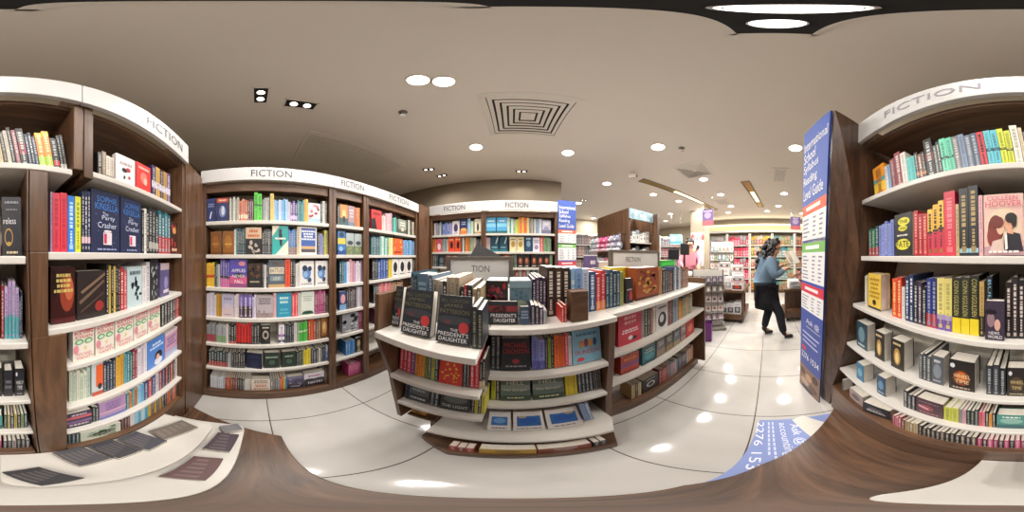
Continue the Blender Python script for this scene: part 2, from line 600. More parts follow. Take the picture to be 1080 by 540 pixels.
# ================================================================ reading guides
def guide(P, root, cols=(0, 1)):
    """the printed face: P(u, v), u across, v from the top down"""
    m = MB()
    def R(u0, v0, u1, v1, c): m.rect_on(P, u0, v0, u1, v1, C(c))
    blue, orange, white, green, red = '3a55a4', 'd8623e', 'e9e7e6', '7cb661', 'cf3a4c'
    R(0, 0, 1, .204, blue); R(0, .204, 1, .229, orange); R(0, .229, 1, .30, white); R(0, .292, 1, .30, blue)
    R(0, .30, 1, .324, green); R(0, .324, 1, .405, white); R(0, .405, 1, .413, blue); R(0, .413, 1, .44, red)
    R(0, .44, 1, .50, white); R(0, .50, 1, 1, '44549c')
    eps = lambda k: (lambda u, v: tuple(Vector(P(u, v)) + GN * k))
    Q = eps(.0012)
    lines = ['International', 'School', 'Syllabus', 'Reading', 'Level Guide']
    wid = [.90, .50, .62, .58, .82]
    for i, (s, w) in enumerate(zip(lines, wid)):
        v = .035 + i * .032
        m.text_on(Q, s, .06, .06 + w, v + .027, v, C('f4f3f2'))
    for a, b, n in ((.236, .288, 5), (.330, .400, 7), (.446, .495, 5)):
        for i in range(n):
            v = a + (b - a) * (i + .3) / n
            for u0, u1 in ((.06, .40), (.52, .66), (.78, .92)):
                m.rect_on(Q, u0, v, u0 + (u1 - u0) * RND.uniform(.6, 1), v + .0035, C('8a8c98'))
    for v, c in ((.211, 'f0e0d4'), (.307, 'eef4e8'), (.421, 'f4e0e0')):
        m.rect_on(Q, .2, v, .8, v + .009, C(c))
    m.text_on(Q, 'Ask @', .30, .88, .553, .528, C('e8e8f0'))
    m.rect_on(Q, .30, .561, .92, .5635, C('d8d8b0'))
    for i, u in enumerate((.9, .8, .86)):
        m.rect_on(Q, .12, .59 + i * .022, u, .596 + i * .022, C('c5cae6'))
    m.rect_on(Q, .10, .665, .32, .685, C('c8384a'))
    m.text_on(Q, '2276 1534', .08, .92, .735, .70, C('f2f2f4'))
    # the photograph at the foot: a table of people reading
    m.rect_on(Q, 0, .79, 1, 1, C('8c6f5c'))
    Q2 = eps(.002)
    for u, v, ru, rv, c in ((.18, .84, .14, .025, '5a4038'), (.5, .86, .16, .03, 'c79a78'), (.8, .83, .14, .03, '4c3a34'), (.3, .92, .22, .03, 'b9a090'),
                            (.72, .93, .2, .035, '6b4a3a'), (.45, .975, .3, .02, '3c3c58')):
        m.ell_on(Q2, u, v, ru, rv, C(c))
    return m.build('printed_face', 'printed_poster', root)


gd = thing('guide_board', 'tall splayed blue reading guide board against the end panel close to the camera', 'signboard', (1.26, -.35, 0))
TLp, TRp, BRp = Vector((.748, -.180, 2.1)), Vector((.522, -.222, 2.1)), Vector((1.057, -.352, .004))
_n = (TLp - TRp).cross(BRp - TRp)
BLp = Vector((1.40, 0, .004))
BLp.y = TRp.y - (_n.x * (BLp.x - TRp.x) + _n.z * (BLp.z - TRp.z)) / _n.y
GN = ((BLp - BRp).cross(TRp - BRp)).normalized()
if GN.y < 0: GN = -GN
TLp, TRp, BLp, BRp = (q + GN * .007 for q in (TLp, TRp, BLp, BRp))
org = Vector((1.26, -.35, 0))
Pg = lambda u, v: tuple((TLp.lerp(TRp, u)).lerp(BLp.lerp(BRp, u), v) + GN * .0052 - org)
corner = [TLp, TRp, BRp, BLp]
MB().hexa([tuple(p - org - GN * .004) for p in corner], [tuple(p - org + GN * .004) for p in corner], C('2c3f86')).build('board', 'plastic', gd)
guide(Pg, gd)
g2 = thing('guide_board', 'narrow blue reading guide board at the end of the far wall bookcases', 'signboard', (.715, 2.03, 0))
MB().box(-.125, 0, 0, .125, .03, 2.16, C('2c3f86')).build('board', 'plastic', g2)
GN = Vector((0, -1, 0))
guide(lambda u, v: (-.125 + .25 * u, -.0015, 2.155 - 2.0 * v), g2)

# ---- the blue floor sticker along the base
fs = tag(bpy.data.objects.new('floor_sticker', None), None)
bpy.data.objects.remove(fs)
st = MB()
GN = Vector((0, 0, 1))
st.poly([(.215, .10, .0006), (.885, .045, .0006), (.90, -.36, .0006), (.25, -.36, .0006)][::-1], C('8292c6'))
F = lambda u, v: (u, v, .0012)
for s, x0, x1, y0, y1 in (('Ask @', .83, .60, -.10, -.155), ('accounting', .85, .50, -.045, -.09), ('2276 1534', .86, .30, .055, .02)):
    st.text_on(F, s, x0, x1, y0, y1, C('e6e8f2'))
for y0, x1 in ((-.028, .46), (-.008, .50)):
    for k in range(9):
        xa = .86 - k * .045
        if xa > x1: st.rect_on(F, xa, y0, xa - .034, y0 + .008, C('cdd3ea'))
st.poly([F(.92, -.20), F(.80, -.30), F(.60, -.20), F(.88, -.13)], C('d9d4ca'))
tag(st.build('floor_sticker', 'printed_poster'), 'blue printed floor sticker with white lettering along the walnut base', 'floor sticker')

# ================================================================ the island in the middle
G = thing('display_island', 'long low walnut display island with stepped white shelves in the middle of the aisle', 'display island', (.6, 1.0, 0))
GO = Vector((.6, 1.0, 0))


def gp(m, name, mat, bevel=.003, parent=None):
    return m.moved(Matrix.Translation(-GO)).build(name, mat, parent or G, bevel=bevel)


T = .028
gp(MB().box(-.45, .93, .30, 1.66, .97, 1.10), 'back_panel', 'walnut_upright')
gp(MB().box(-.45, .40, 1.10 - T, -.09, .93, 1.10), 'shelf', 'white_laminate')
gp(MB().box(-.088, .615, 1.10 - T, .465, .93, 1.10), 'shelf', 'white_laminate')
gp(MB().box(.467, .66, 1.10 - T, 1.63, .93, 1.10), 'shelf', 'white_laminate')
gp(MB().box(-.45, .97, 1.10 - T, 1.63, 1.50, 1.10), 'shelf', 'white_laminate')
for z, yl, yc, yr in ((.82, .485, .63, .675), (.55, .53, .64, .69)):
    gp(MB().box(-.45, yl, z - T, -.10, .93, z), 'shelf', 'white_laminate')
    gp(MB().box(-.098, yc, z - T, .425, .93, z), 'shelf', 'white_laminate')
    gp(MB().box(.467, yr, z - T, 1.63, .93, z), 'shelf', 'white_laminate')
gp(MB().profile([(.425, 1.25), (.42, 1.07), (.50, .80), (.54, .50), (.56, .32), (1.50, .32), (1.50, 1.08), (.97, 1.25)], -.475, -.452), 'end_panel', 'walnut_upright', .002)
gp(MB().profile([(.67, 1.16), (.67, .08), (1.5, .08), (1.5, 1.16)], 1.632, 1.66), 'end_panel', 'walnut_upright', .002)
gp(MB().profile([(.63, 1.07), (.64, .80), (.66, .50), (.66, .06), (.93, .06), (.93, 1.07)], .427, .465), 'divider', 'walnut_upright', .002)
gp(MB().box(.245, .64, 1.1005, .325, .705, 1.245), 'divider_post', 'walnut_level')
gp(MB().box(-.45, .60, .30, -.312, .93, .32), 'bottom_board', 'walnut_level')
gp(MB().prism([(-.31, .53), (.36, .50), (.425, .60), (.425, .93), (-.31, .93)], .252, .28), 'shelf', 'white_laminate')
gp(MB().prism([(-.20, .475), (.36, .475), (.42, .58), (.42, .93), (-.36, .93), (-.36, .58)], 0, .06), 'plinth', 'walnut_level')
gp(MB().box(.427, .76, 0, 1.66, 1.5, .10), 'plinth', 'walnut_level')
gp(MB().box(-.34, .62, .06, -.315, .93, .30), 'end_panel', 'walnut_upright')


def island_sign(label, x0, x1, s, t0, t1, up=0):
    r = thing('shelf_sign', label, 'sign', ((x0 + x1) / 2, .985, 1.101 + up), 0, 'grey framed signs on the island')
    w = (x1 - x0) / 2
    f = MB()
    f.box(-w, 0, .275, w, .035, .295).box(-w, 0, .13, w, .035, .15).box(-w, 0, .15, -w + .025, .035, .275).box(w - .025, 0, .15, w, .035, .275)
    f.build('frame', 'sign_frame', r, bevel=.002)
    p = MB().box(-w + .025, .008, .15, w - .025, .028, .275).build('sign_plate', 'sign_acrylic', r)
    m = (x0 + x1) / 2
    lettering(p, s, t0 - m, t1 - m, .200, .240, .0065, '58585c')
    for x in (-w + .05, w - .06):
        MB().box(x, .008, -up, x + .012, .026, .13).build('post', 'grey_metal', r)
    return r


gx = lambda px, y: y * math.tan(az(px))
island_sign('grey framed sign with large letters standing on the middle of the island', gx(471, .985), gx(541, .985), 'TION', gx(497, .985), gx(516, .985))
island_sign('grey framed sign on the island behind the yellow book', gx(644, .985), gx(696, .985), 'FICTION', gx(661, .985), gx(676, .985), .05)
# ================================================================ books
BOOKS = []          # every copy is planned first, then made
ROWS = {}


def S(x0, x1, n, name, cols, h=.185, d=.125, band=None, acc=None, tx=None, lean=None):
    """n copies standing spine out between two columns of the photograph; cols: spine colours in turn"""
    return dict(t='s', x0=x0, x1=x1, n=n, name=name, cols=cols.split(), h=h, d=d, band=band, acc=acc, tx=tx, lean=lean)


def F_(x0, x1, name, art, h=.19, th=.03, tilt=None, yaw=0, lean=None, dz=0, dd=0):
    """one copy with its front cover turned out; art: ground colour, then what is printed on it"""
    return dict(t='f', x0=x0, x1=x1, n=1, name=name, art=art, h=h, th=th, tilt=tilt, yaw=yaw, lean=lean, dz=dz, dd=dd)


def row(where, phi, D, z, items, group, hs=1.0, lean=0.0, tilt=0.0, jit=.012, lim=None):
    if lim is None:
        for key, v in (('widest bay', (-.37, .56)), ('narrow bay', (.622, .902)), ('last bay', (.964, 1.738)), ('far corner bay', (-1.098, -.395)), ('guide-board bay', (-.333, .555)),
                       ('near corner bay', (DLO + .048 + slidec(z) if z < 1.6 else DUP + .032, .784)), ('splayed-end bay', (-end_x(z + .15) + .018, DLO - .013 + slide(z + .24) if z < 1.6 else DUP - .032)), ("near-end shelf", (-.442, 9)), ('middle shelf', (-9, .42 if z < 1 else 9)), ('far-end shelf', (-9, 1.622))):
            if key in where: lim = v; break
        else: lim = (-9, 9)
    sh = next((q for keys, q in ((('widest bay', 'narrow bay', 'last bay'), (SH_A, .028, 1.90)), (('far corner bay', 'guide-board bay'), (SH_B, .028, 1.91)), (('near corner bay',), (SH_C, .02, 1.94)), (('splayed-end bay',), (SH_D, .02, 1.94))) if any(k in where for k in keys)), None)
    cap = 9
    if sh:
        above = [q for q in sh[0] if q > z + .05]
        cap = (min(above) - sh[1] if above else sh[2]) - z - .004
    ph = math.radians(phi)
    n = Vector((math.sin(ph), math.cos(ph), 0))
    u = Vector((math.cos(ph), -math.sin(ph), 0))
    used = {}
    for it in items:
        used[it['name']] = used.get(it['name'], 0) + 1
    seen = {}
    for it in items:
        Dd = D + it.get('dd', 0)
        wrap = lambda px: (az(px) - ph + PI) % (2 * PI) - PI
        s0, s1 = Dd * math.tan(wrap(it['x0'])), Dd * math.tan(wrap(it['x1']))
        s0, s1 = max(s0, lim[0]), min(s1, lim[1])
        if s1 - s0 < .005: continue
        k = it['n']
        w = (s1 - s0) / k
        ln = lean if it['lean'] is None else it['lean']
        nm = it['name']
        if used[nm] > 1:
            seen[nm] = seen.get(nm, 0) + 1
        for i in range(k):
            s = s0 + w * (i + .5)
            h = it['h'] * hs
            if it['t'] == 's':
                h += RND.uniform(-jit, jit) * (.4 if len(it['cols']) == 1 else 1)
                if k > 1:
                    lab = f"{ONES[i + 1]} of {NUMS[k]} {nm} spines on {where}" if used[nm] == 1 else f"{ONES[i + 1]} of {NUMS[k]} {nm} spines, {ONES[seen[nm]]} lot, {where}"
                else:
                    lab = f"{nm} spine on {where}"
            else:
                lab = f"{nm} cover on {where}"
            tl = it.get('tilt') if it.get('tilt') is not None else tilt
            dep = it['d'] if it['t'] == 's' else it['th']
            h = min(h, cap)
            pos = n * Dd + u * s + Vector((0, 0, z + it.get('dz', 0) + .0008 + abs(math.sin(math.radians(ln))) * w / 2 + dep * abs(math.sin(math.radians(tl)))))
            wv = max(w - (.0012 if it['t'] == 's' else .003), .004)
            face = n * Dd + u * s - Vector((0, 0, CAM_Z - z - h / 2))
            cosv = abs(face.normalized().dot(n))
            BOOKS.append(dict(it=it, i=i, w=wv, h=h, pos=pos, rz=-ph, lean=math.radians(ln), tilt=math.radians(it.get('tilt') if it.get('tilt') is not None else tilt),
                              yaw=math.radians(it.get('yaw', 0)), label=lab, group=group, seen=wv * h * max(cosv, .15) / face.length_squared,
                              rnd=RND.random(), slot=i))


def paint(m, P, art, mat=0, lift=.0004):
    nrm = Vector((0, -1, 0))
    k = [1]
    def Q(u, v):
        return tuple(Vector(P(u, v)) + nrm * lift * k[0])
    for L in art:
        k[0] += 1
        c = C(L[-1])
        if L[0] == 'b': m.rect_on(Q, 0, L[1], 1, L[2], c, mat)
        elif L[0] == 'r': m.rect_on(Q, L[1], L[2], L[3], L[4], c, mat)
        elif L[0] == 'e': m.ell_on(Q, L[1], L[2], L[3], L[4], c, mat)
        elif L[0] == 't': m.text_on(Q, L[1], L[2], L[3], L[4], L[5], c, mat)
        elif L[0] == 'p': m.on(Q, L[1], c, mat)
        elif L[0] == 'l':
            _, v0, v1, nl, _c = L
            for j in range(nl):
                v = v1 - (v1 - v0) * (j + .5) / nl
                hh = (v1 - v0) / nl * .30
                x = RND.uniform(.1, .25)
                e = 1 - x
                while x < e:
                    ww = RND.uniform(.06, .16)
                    m.rect_on(Q, x, v - hh, min(x + ww, e), v + hh, c, mat)
                    x += ww + .03
        elif L[0] == 'n':
            _, cnt, v0, v1, sz, _c = L
            for j in range(cnt):
                m.ell_on(Q, RND.uniform(.12, .88), RND.uniform(v0, v1), RND.uniform(.4, 1) * sz, RND.uniform(.4, 1) * sz * .7, c, mat, 7)
            k[0] += 1


def light_of(c):
    return .2126 * c[0] + .7152 * c[1] + .0722 * c[2]


def spine_book(b):
    it = b['it']
    w, h, d = b['w'], b['h'], it['d']
    base = C(it['cols'][b['i'] % len(it['cols'])])
    v = 1 + (b['rnd'] - .5) * .10
    base = tuple(min(1, x * v) for x in base[:3]) + (1,)
    t = min(.0016, w * .12)
    m = MB()
    m.box(-w / 2, 0, 0, -w / 2 + t, d, h, base)
    m.box(w / 2 - t, 0, 0, w / 2, d, h, base)
    m.box(-w / 2 + t, 0, 0, w / 2 - t, t, h, base)
    P = lambda u, q: (-w / 2 + w * u, -.0003, h * q)
    dark = light_of(base) < .22
    ink = C(it['acc']) if it['acc'] else (mix(base, (1, 1, .92, 1), .26 + .3 * b['rnd']) if dark else mix(base, (.02, .02, .04, 1), .28 + .3 * b['rnd']))
    k = 0
    if it['band']:
        for v0, v1, c in it['band']:
            k += 1
            m.rect_on(lambda u, q, k=k: (-w / 2 + w * u, -.0003 * k, h * q), 0, v0, 1, v1, C(c))
    Q = lambda u, q: (-w / 2 + w * u, -.0003 * (k + 1), h * q)
    if it['tx']:
        s, c, v0, v1 = it['tx']
        m.text_on(lambda a, e: Q(.22 + e * .56, v1 - a * (v1 - v0)), s, 0, 1, 0, 1, C(c))
    else:
        q = .93 - b['rnd'] * .05
        r = RND
        while q > .42:
            ln = r.uniform(.02, .07)
            m.rect_on(Q, .28, q - ln, .72, q, ink)
            q -= ln + r.uniform(.012, .03)
        q = .36
        while q > .16:
            ln = r.uniform(.02, .04)
            m.rect_on(Q, .36, q - ln, .64, q, ink)
            q -= ln + .015
        m.rect_on(Q, .25, .05, .75, .05 + min(.08, .5 * w / h + .02), mix(base, ink, .7))
    p = MB().box(-w / 2 + t, t, .0015, w / 2 - t, d - .003, h - .0015)
    return m, p


def face_book(b):
    it = b['it']
    w, h, th = b['w'], b['h'], it['th']
    art = it['art']
    base = C(art[0])
    t = .0018
    m = MB()
    m.box(-w / 2, 0, 0, w / 2, t, h, base)
    m.box(-w / 2, th - t, 0, w / 2, th, h, base)
    m.box(-w / 2, t, 0, -w / 2 + t, th - t, h, base)
    P = lambda u, q: (-w / 2 + w * u, -.0001, h * q)
    paint(m, P, art[1:])
    p = MB().box(-w / 2 + t, t, .0015, w / 2 - .0025, th - t, h - .0015)
    return m, p


def plain(top, bot, ink, n=3):
    return [top, ('b', 0, .45, bot), ('l', .62, .9, n, ink), ('e', .5, .3, .25, .16, ink), ('l', .05, .14, 1, ink)]


# ---------------------------------------------------------------- the long wall, widest bay
GA = 'books on the widest bookcase of the long wall'
W1 = lambda k: f"{ONES[k]} shelf, widest bay"
DA = 1.188
row(W1(1), -90, DA, 1.66, [
    F_(216, 227.3, 'navy with white streak', ['222e63', ('p', [(.3, .15), (.42, .12), (.62, .42), (.5, .44)], 'd8d8e6'), ('l', .62, .8, 2, '8a94c4'), ('b', .9, 1, '2f3f78')]),
    F_(228.3, 241, 'navy and red', ['28305f', ('b', .80, 1, 'b8493f'), ('l', .84, .96, 1, 'f0c8a0'), ('e', .5, .42, .3, .25, '6a79a6'), ('e', .55, .45, .14, .2, 'c7cbd8')]),
    S(242, 252, 5, 'grey and white', 'c9c8bb 8d9488 dcd8cc 7d857c b9b7aa'),
    S(252, 261.5, 3, 'salmon', 'c9745a d28d70 b9604c', h=.165, band=[(.1, .3, 'e6d2b8')]),
    S(261.5, 267.5, 3, 'dark maroon', '4c1f2c 5b2433 3f1c26', h=.18),
    S(268, 276.2, 2, 'tall bright green', '5fd04a 67d44f', h=.225, band=[(.52, .58, '2c6b33')], acc='3d7a3c'),
    S(276.5, 284.5, 4, 'cool grey', '8d9290 a5aaa8 c2c4c0 72797a', h=.18),
    S(285, 289, 1, 'tall cream yellow', 'e0c772', h=.225),
    S(289, 303.8, 6, 'light blue', 'a9c8e6 7fb0de cfdff0 8fbbe4 6ba6dc b5d2ec', h=.17),
    S(304, 313.5, 4, 'purple and white', 'd5cfe0 5b3c86 6a4b94 4f3478', h=.165, band=[(.12, .3, 'c9b6d6')]),
    S(313.5, 321, 4, 'teal', '2b6d78 3b8c90 1f5963 56a3a2', h=.175),
    S(321, 325, 2, 'orange yellow', 'e0a63c e8bd58', h=.185),
    F_(325, 338, 'pale blue and red dotted', ['c3cfd6', ('n', 14, .3, .92, .12, 'd4615c'), ('b', .0, .22, '9fb8c6')], h=.165),
    S(338, 345, 3, 'black and white', '1d1d20 d9d6ce 3a3a3e', h=.185)], GA)
row(W1(2), -90, DA, 1.41, [
    F_(222, 233.4, 'brown leather-look', ['7a4a1c', ('e', .5, .55, .32, .28, '8f5a24'), ('l', .4, .5, 1, 'c08a3c'), ('b', 0, .12, '5e3612')], h=.175),
    F_(234.8, 247, 'amber leather-look', ['8a561f', ('e', .5, .55, .32, .28, 'a0692a'), ('l', .38, .5, 1, 'd09a48'), ('b', 0, .1, '6b3f16')], h=.175),
    S(247, 259, 7, 'teal and black', 'dcd9d0 2f7f86 1c2a3a 3a3f44 15151a 2d6a72 23262c', h=.19),
    F_(259, 276, 'cream and black photo', ['d8b999', ('b', 0, .58, '1c1a1c'), ('l', .78, .94, 1, 'c2673c'), ('l', .62, .76, 1, 'c2673c'), ('n', 9, .08, .5, .13, 'b8ab9e')], h=.2),
    S(276.3, 287, 5, 'black and charcoal', '26262a 35353b 19191c 4a4a50 1e2028', h=.185),
    F_(287, 304.3, 'teal and cream diagonal', ['2ba5a0', ('p', [(0, .62), (.45, 1), (0, 1)], 'e6dcc3'), ('p', [(1, .05), (1, .5), (.2, 0), (.95, 0)], 'e6dcc3'), ('e', .5, .8, .1, .09, '2a2a30'), ('p', [(.4, .72), (.62, .72), (.6, .3), (.48, .3)], '26262c'), ('l', .5, .6, 1, 'f2ece0')], h=.215),
    S(304.3, 313.3, 5, 'blue', '3c6fae 2f5f9e 4a80bd 3768a8 2a548e', h=.185, band=[(0, .3, '8a6a58')]),
    S(313.3, 315.8, 1, 'cream', 'd9c79c', h=.215),
    F_(316, 334.2, 'white-bordered blue', ['e6e2da', ('r', .08, .08, .92, .95, '3f5fa8'), ('r', .08, .08, .92, .2, '4c4a52'), ('l', .5, .88, 4, 'e4e8f2'), ('r', .08, .2, .92, .3, 'c9a272')], h=.215),
    S(335, 342, 3, 'lilac and slate', '3c4052 8d92c4 5b6070', h=.165),
    S(342, 346.3, 2, 'yellow-green', 'c9bf58 a8b068', h=.19)], GA)
row(W1(3), -90, DA, 1.165, [
    S(216.8, 226, 4, 'yellow', 'e9c63a ecca44 e2bc30 e9c63a', h=.185, band=[(.38, .5, 'c2452f')], acc='b23a2a'),
    S(226, 229.4, 2, 'dark green', '24382c 3a4a38', h=.175),
    S(229.4, 232.2, 1, 'pale grey', 'b9b9b9', h=.175),
    S(232.4, 242, 4, 'purple and pink', '4b3f8f 5646a0 453a86 4e42a0', h=.21, band=[(0, .32, 'c95f92'), (.32, .42, '2a2530')]),
    F_(242, 260.6, 'purple sunset', ['5a4fa6', ('b', 0, .42, 'c95a86'), ('b', .0, .14, '8a4a78'), ('e', .55, .43, .32, .09, '2c2533'), ('e', .72, .85, .2, .08, 'd88a9a'), ('t', 'APPLES', .12, .92, .55, .66, 'f2eef2'), ('t', 'NEVER', .16, .88, .36, .46, 'f2eef2'), ('t', 'FALL', .3, .8, .16, .27, 'f2eef2')], h=.21),
    F_(261, 276.2, 'dark brown forest', ['2b211e', ('n', 12, .45, .95, .14, '6b4630'), ('n', 6, .1, .4, .12, '17302e'), ('l', .2, .3, 1, 'b8a890')], h=.18),
    S(276.3, 283, 3, 'black and white', '1e1c22 d9d5cf 2c2a32', h=.18),
    F_(283, 300.6, 'slate with cream block', ['55616b', ('r', .05, .5, .95, .74, 'd9cdb4'), ('r', .1, .24, .9, .42, '7a8a92'), ('b', 0, .12, 'b59a6c'), ('t', 'BATTLES', .1, .9, .55, .69, '3a3d44'), ('t', 'LOST', .3, .72, .27, .39, 'e2dccd'), ('n', 5, .8, .95, .1, '7c5a4c')], h=.205),
    S(300.7, 306.2, 1, 'tall red-orange', 'e2502f', h=.225),
    S(306.2, 311.5, 2, 'green-black', '1c2a24 20201f', h=.215),
    S(311.6, 316, 2, 'white', 'dcd9d2 cfccc6', h=.185),
    F_(316, 331.3, 'white with blue flower, nearer the yellow books,', ['dedbd8', ('e', .48, .52, .3, .24, '5c84b8'), ('e', .35, .72, .18, .12, '2c3850'), ('e', .7, .7, .14, .1, '2c3850'), ('e', .4, .48, .16, .12, '8fb0d6'), ('e', .68, .25, .14, .1, '3d4c68'), ('l', .05, .14, 1, '8a8a92')], h=.195),
    F_(332.5, 348, 'white with blue flower, next to the divider,', ['dedbd8', ('e', .48, .52, .3, .24, '5c84b8'), ('e', .35, .72, .18, .12, '2c3850'), ('e', .7, .7, .14, .1, '2c3850'), ('e', .4, .48, .16, .12, '8fb0d6'), ('e', .68, .25, .14, .1, '3d4c68'), ('l', .05, .14, 1, '8a8a92')], h=.195)], GA)
row(W1(4), -90, DA, .925, [
    S(217, 228, 5, 'pale lilac', 'd9d2dd cfc9d8 e2dde4 c9bfd2 d9d4de', h=.185),
    S(228, 233.3, 2, 'golden', 'c79a34 b98a2c', h=.18),
    F_(233.6, 246.8, 'pale lavender and peach', ['b9b5cc', ('b', 0, .4, 'd3bfc0'), ('l', .72, .9, 1, '8d86a8'), ('e', .5, .48, .4, .12, 'cdbfcf'), ('l', .08, .16, 1, '8d86a8')], h=.185),
    S(247, 252.2, 3, 'pink-white', 'ddd3d6 e8e0e0 d6c3c6', h=.18),
    S(252.2, 266.2, 3, 'thick purple and brown', '7a62b0 6f58a6 7a62b0', h=.18, band=[(0, .52, '4a3530')]),
    S(266.2, 270.3, 2, 'lilac white', 'c8c0dc dad4e2', h=.175),
    F_(270.4, 288, 'grey-lilac', ['b3a9ac', ('l', .6, .9, 3, '6a5c66'), ('b', 0, .22, '9c8a86'), ('n', 6, .1, .4, .1, '8a7a82')], h=.18),
    S(288, 291.5, 2, 'soft pink', 'd6a9b0 e0b9bc', h=.19),
    F_(291.6, 307.6, 'teal blue', ['2f8fae', ('l', .55, .88, 2, 'bfe0dc'), ('l', .1, .4, 2, '5fb4c4')], h=.195),
    S(307.8, 314.2, 2, 'coral red', 'd94f55 c9424c', h=.195),
    S(314.2, 317, 1, 'grey white', 'c6c4be', h=.19),
    F_(317.2, 331.6, 'white with dark green foot', ['d3d8ce', ('e', .5, .12, .4, .08, '2c4a3c'), ('l', .6, .85, 3, 'a2aca2'), ('r', .06, .05, .94, .1, '3a5446')], h=.195),
    S(332, 343.3, 5, 'magenta', '9b3468 8a2d5c a53b70 943063 862a58', h=.2),
    S(343.3, 347.5, 2, 'dark', '2d2a2e 43403f', h=.165)], GA)
row(W1(5), -90, DA, .685, [
    S(217, 227.5, 5, 'grey over red', '8e9095 9a9ca0 85878c 9a9ca0 8e9095', h=.165, band=[(0, .45, 'a33440')]),
    S(228, 238.4, 4, 'grey over green', 'a4a6ab b0b2b6 9a9ca2 b5b5b9', h=.165, band=[(0, .4, '7fa06c')]),
    S(238.6, 241, 1, 'white', 'e2ded6', h=.18),
    S(241, 249.2, 3, 'black', '1b1b1d 222024 18181a', h=.185, band=[(0, .12, 'c23a30')]),
    S(249.2, 265.2, 5, 'bright red', 'd23230 cc2d2e d63834 c92b2c d23230', h=.19, band=[(0, .08, '1c1a1c')], acc='5c1416'),
    S(265.2, 273.6, 3, 'black second', '1b1b1e 26252a 18181a', h=.185),
    F_(275, 285.2, 'black with white ring', ['1e1c1d', ('e', .5, .5, .34, .24, 'b5a99a'), ('e', .5, .5, .2, .14, '2a2624'), ('l', .82, .94, 1, 'cfc8bc')], h=.175, th=.05),
    S(294, 300, 1, 'white and purple', 'e4e0e6', h=.175, band=[(.38, .5, '8a4aa8'), (.05, .2, '2a2a30')]),
    S(300, 310.2, 4, 'navy black', '1d2733 232f3c 18202a 27323e', h=.17),
    S(310.2, 315.2, 2, 'white and grey', 'd9d6ce a9aaa4', h=.185),
    S(315.2, 324.4, 3, 'fresh green', '53b94a 49ad43 5dc252', h=.185, band=[(.5, .6, 'd9e6c8')]),
    S(325, 333.3, 3, 'red and orange', 'b33a2a d8692f 8f2a24', h=.2),
    S(333.4, 338, 2, 'brown', '6b4a34 8a6044', h=.18),
    F_(338.5, 353.3, 'brown and gold', ['8f6238', ('e', .5, .55, .34, .3, 'c99a60'), ('e', .45, .6, .18, .16, 'dcc090'), ('b', 0, .14, '5c3c24')], h=.195, th=.045)], GA)
row(W1(6), -90, DA, .42, [
    S(220, 240.5, 7, 'dark teal over red', '23343c 2a4048 1e2c34 2d4a50 22323a 31474e 1f2b33', h=.17, band=[(0, .34, 'a83a34')]),
    S(240.5, 244, 2, 'pale grey', 'c3c4c4 8f9aa6', h=.165),
    S(244, 258.4, 6, 'black and brown', '1b1b1e 4a3a32 222024 17171a 2d2628 1e1d20', h=.175),
    F_(259, 276.6, 'midnight blue', ['22243e', ('l', .66, .85, 2, '3c4068'), ('e', .5, .35, .3, .2, '2b2e50')], h=.175, th=.07, yaw=-12),
    F_(278.5, 295, 'black and green framed, nearer the midnight blue cover,', ['1d2620', ('r', .07, .06, .93, .94, '2c4033'), ('r', .12, .1, .88, .9, '1b241f'), ('l', .62, .8, 1, '8fa890'), ('e', .5, .38, .22, .16, '3c5a44')], h=.175, th=.05),
    F_(297, 312.6, 'black and green framed, nearer the yellow spines,', ['1d2620', ('r', .07, .06, .93, .94, '2c4033'), ('r', .12, .1, .88, .9, '1b241f'), ('l', .62, .8, 1, '8fa890'), ('e', .5, .38, .22, .16, '3c5a44')], h=.175, th=.05),
    S(312.8, 320, 3, 'dark green and black', '243a2c 1c2a22 2f4a38', h=.17),
    S(320, 327.6, 2, 'yellow', 'd9c42e e0cc38', h=.175),
    S(328, 343.3, 6, 'navy and cream', '20283e 2b3550 1b2236 cfc6b2 252f48 1e263c', h=.165),
    F_(343.6, 358.2, 'sky blue with white top', ['7d9fd0', ('b', .62, 1, 'c9d6e8'), ('b', 0, .2, '4c6aa0'), ('n', 5, .55, .8, .14, 'dfe6f0'), ('l', .3, .4, 1, 'e6ecf4')], h=.18, th=.04)], GA)
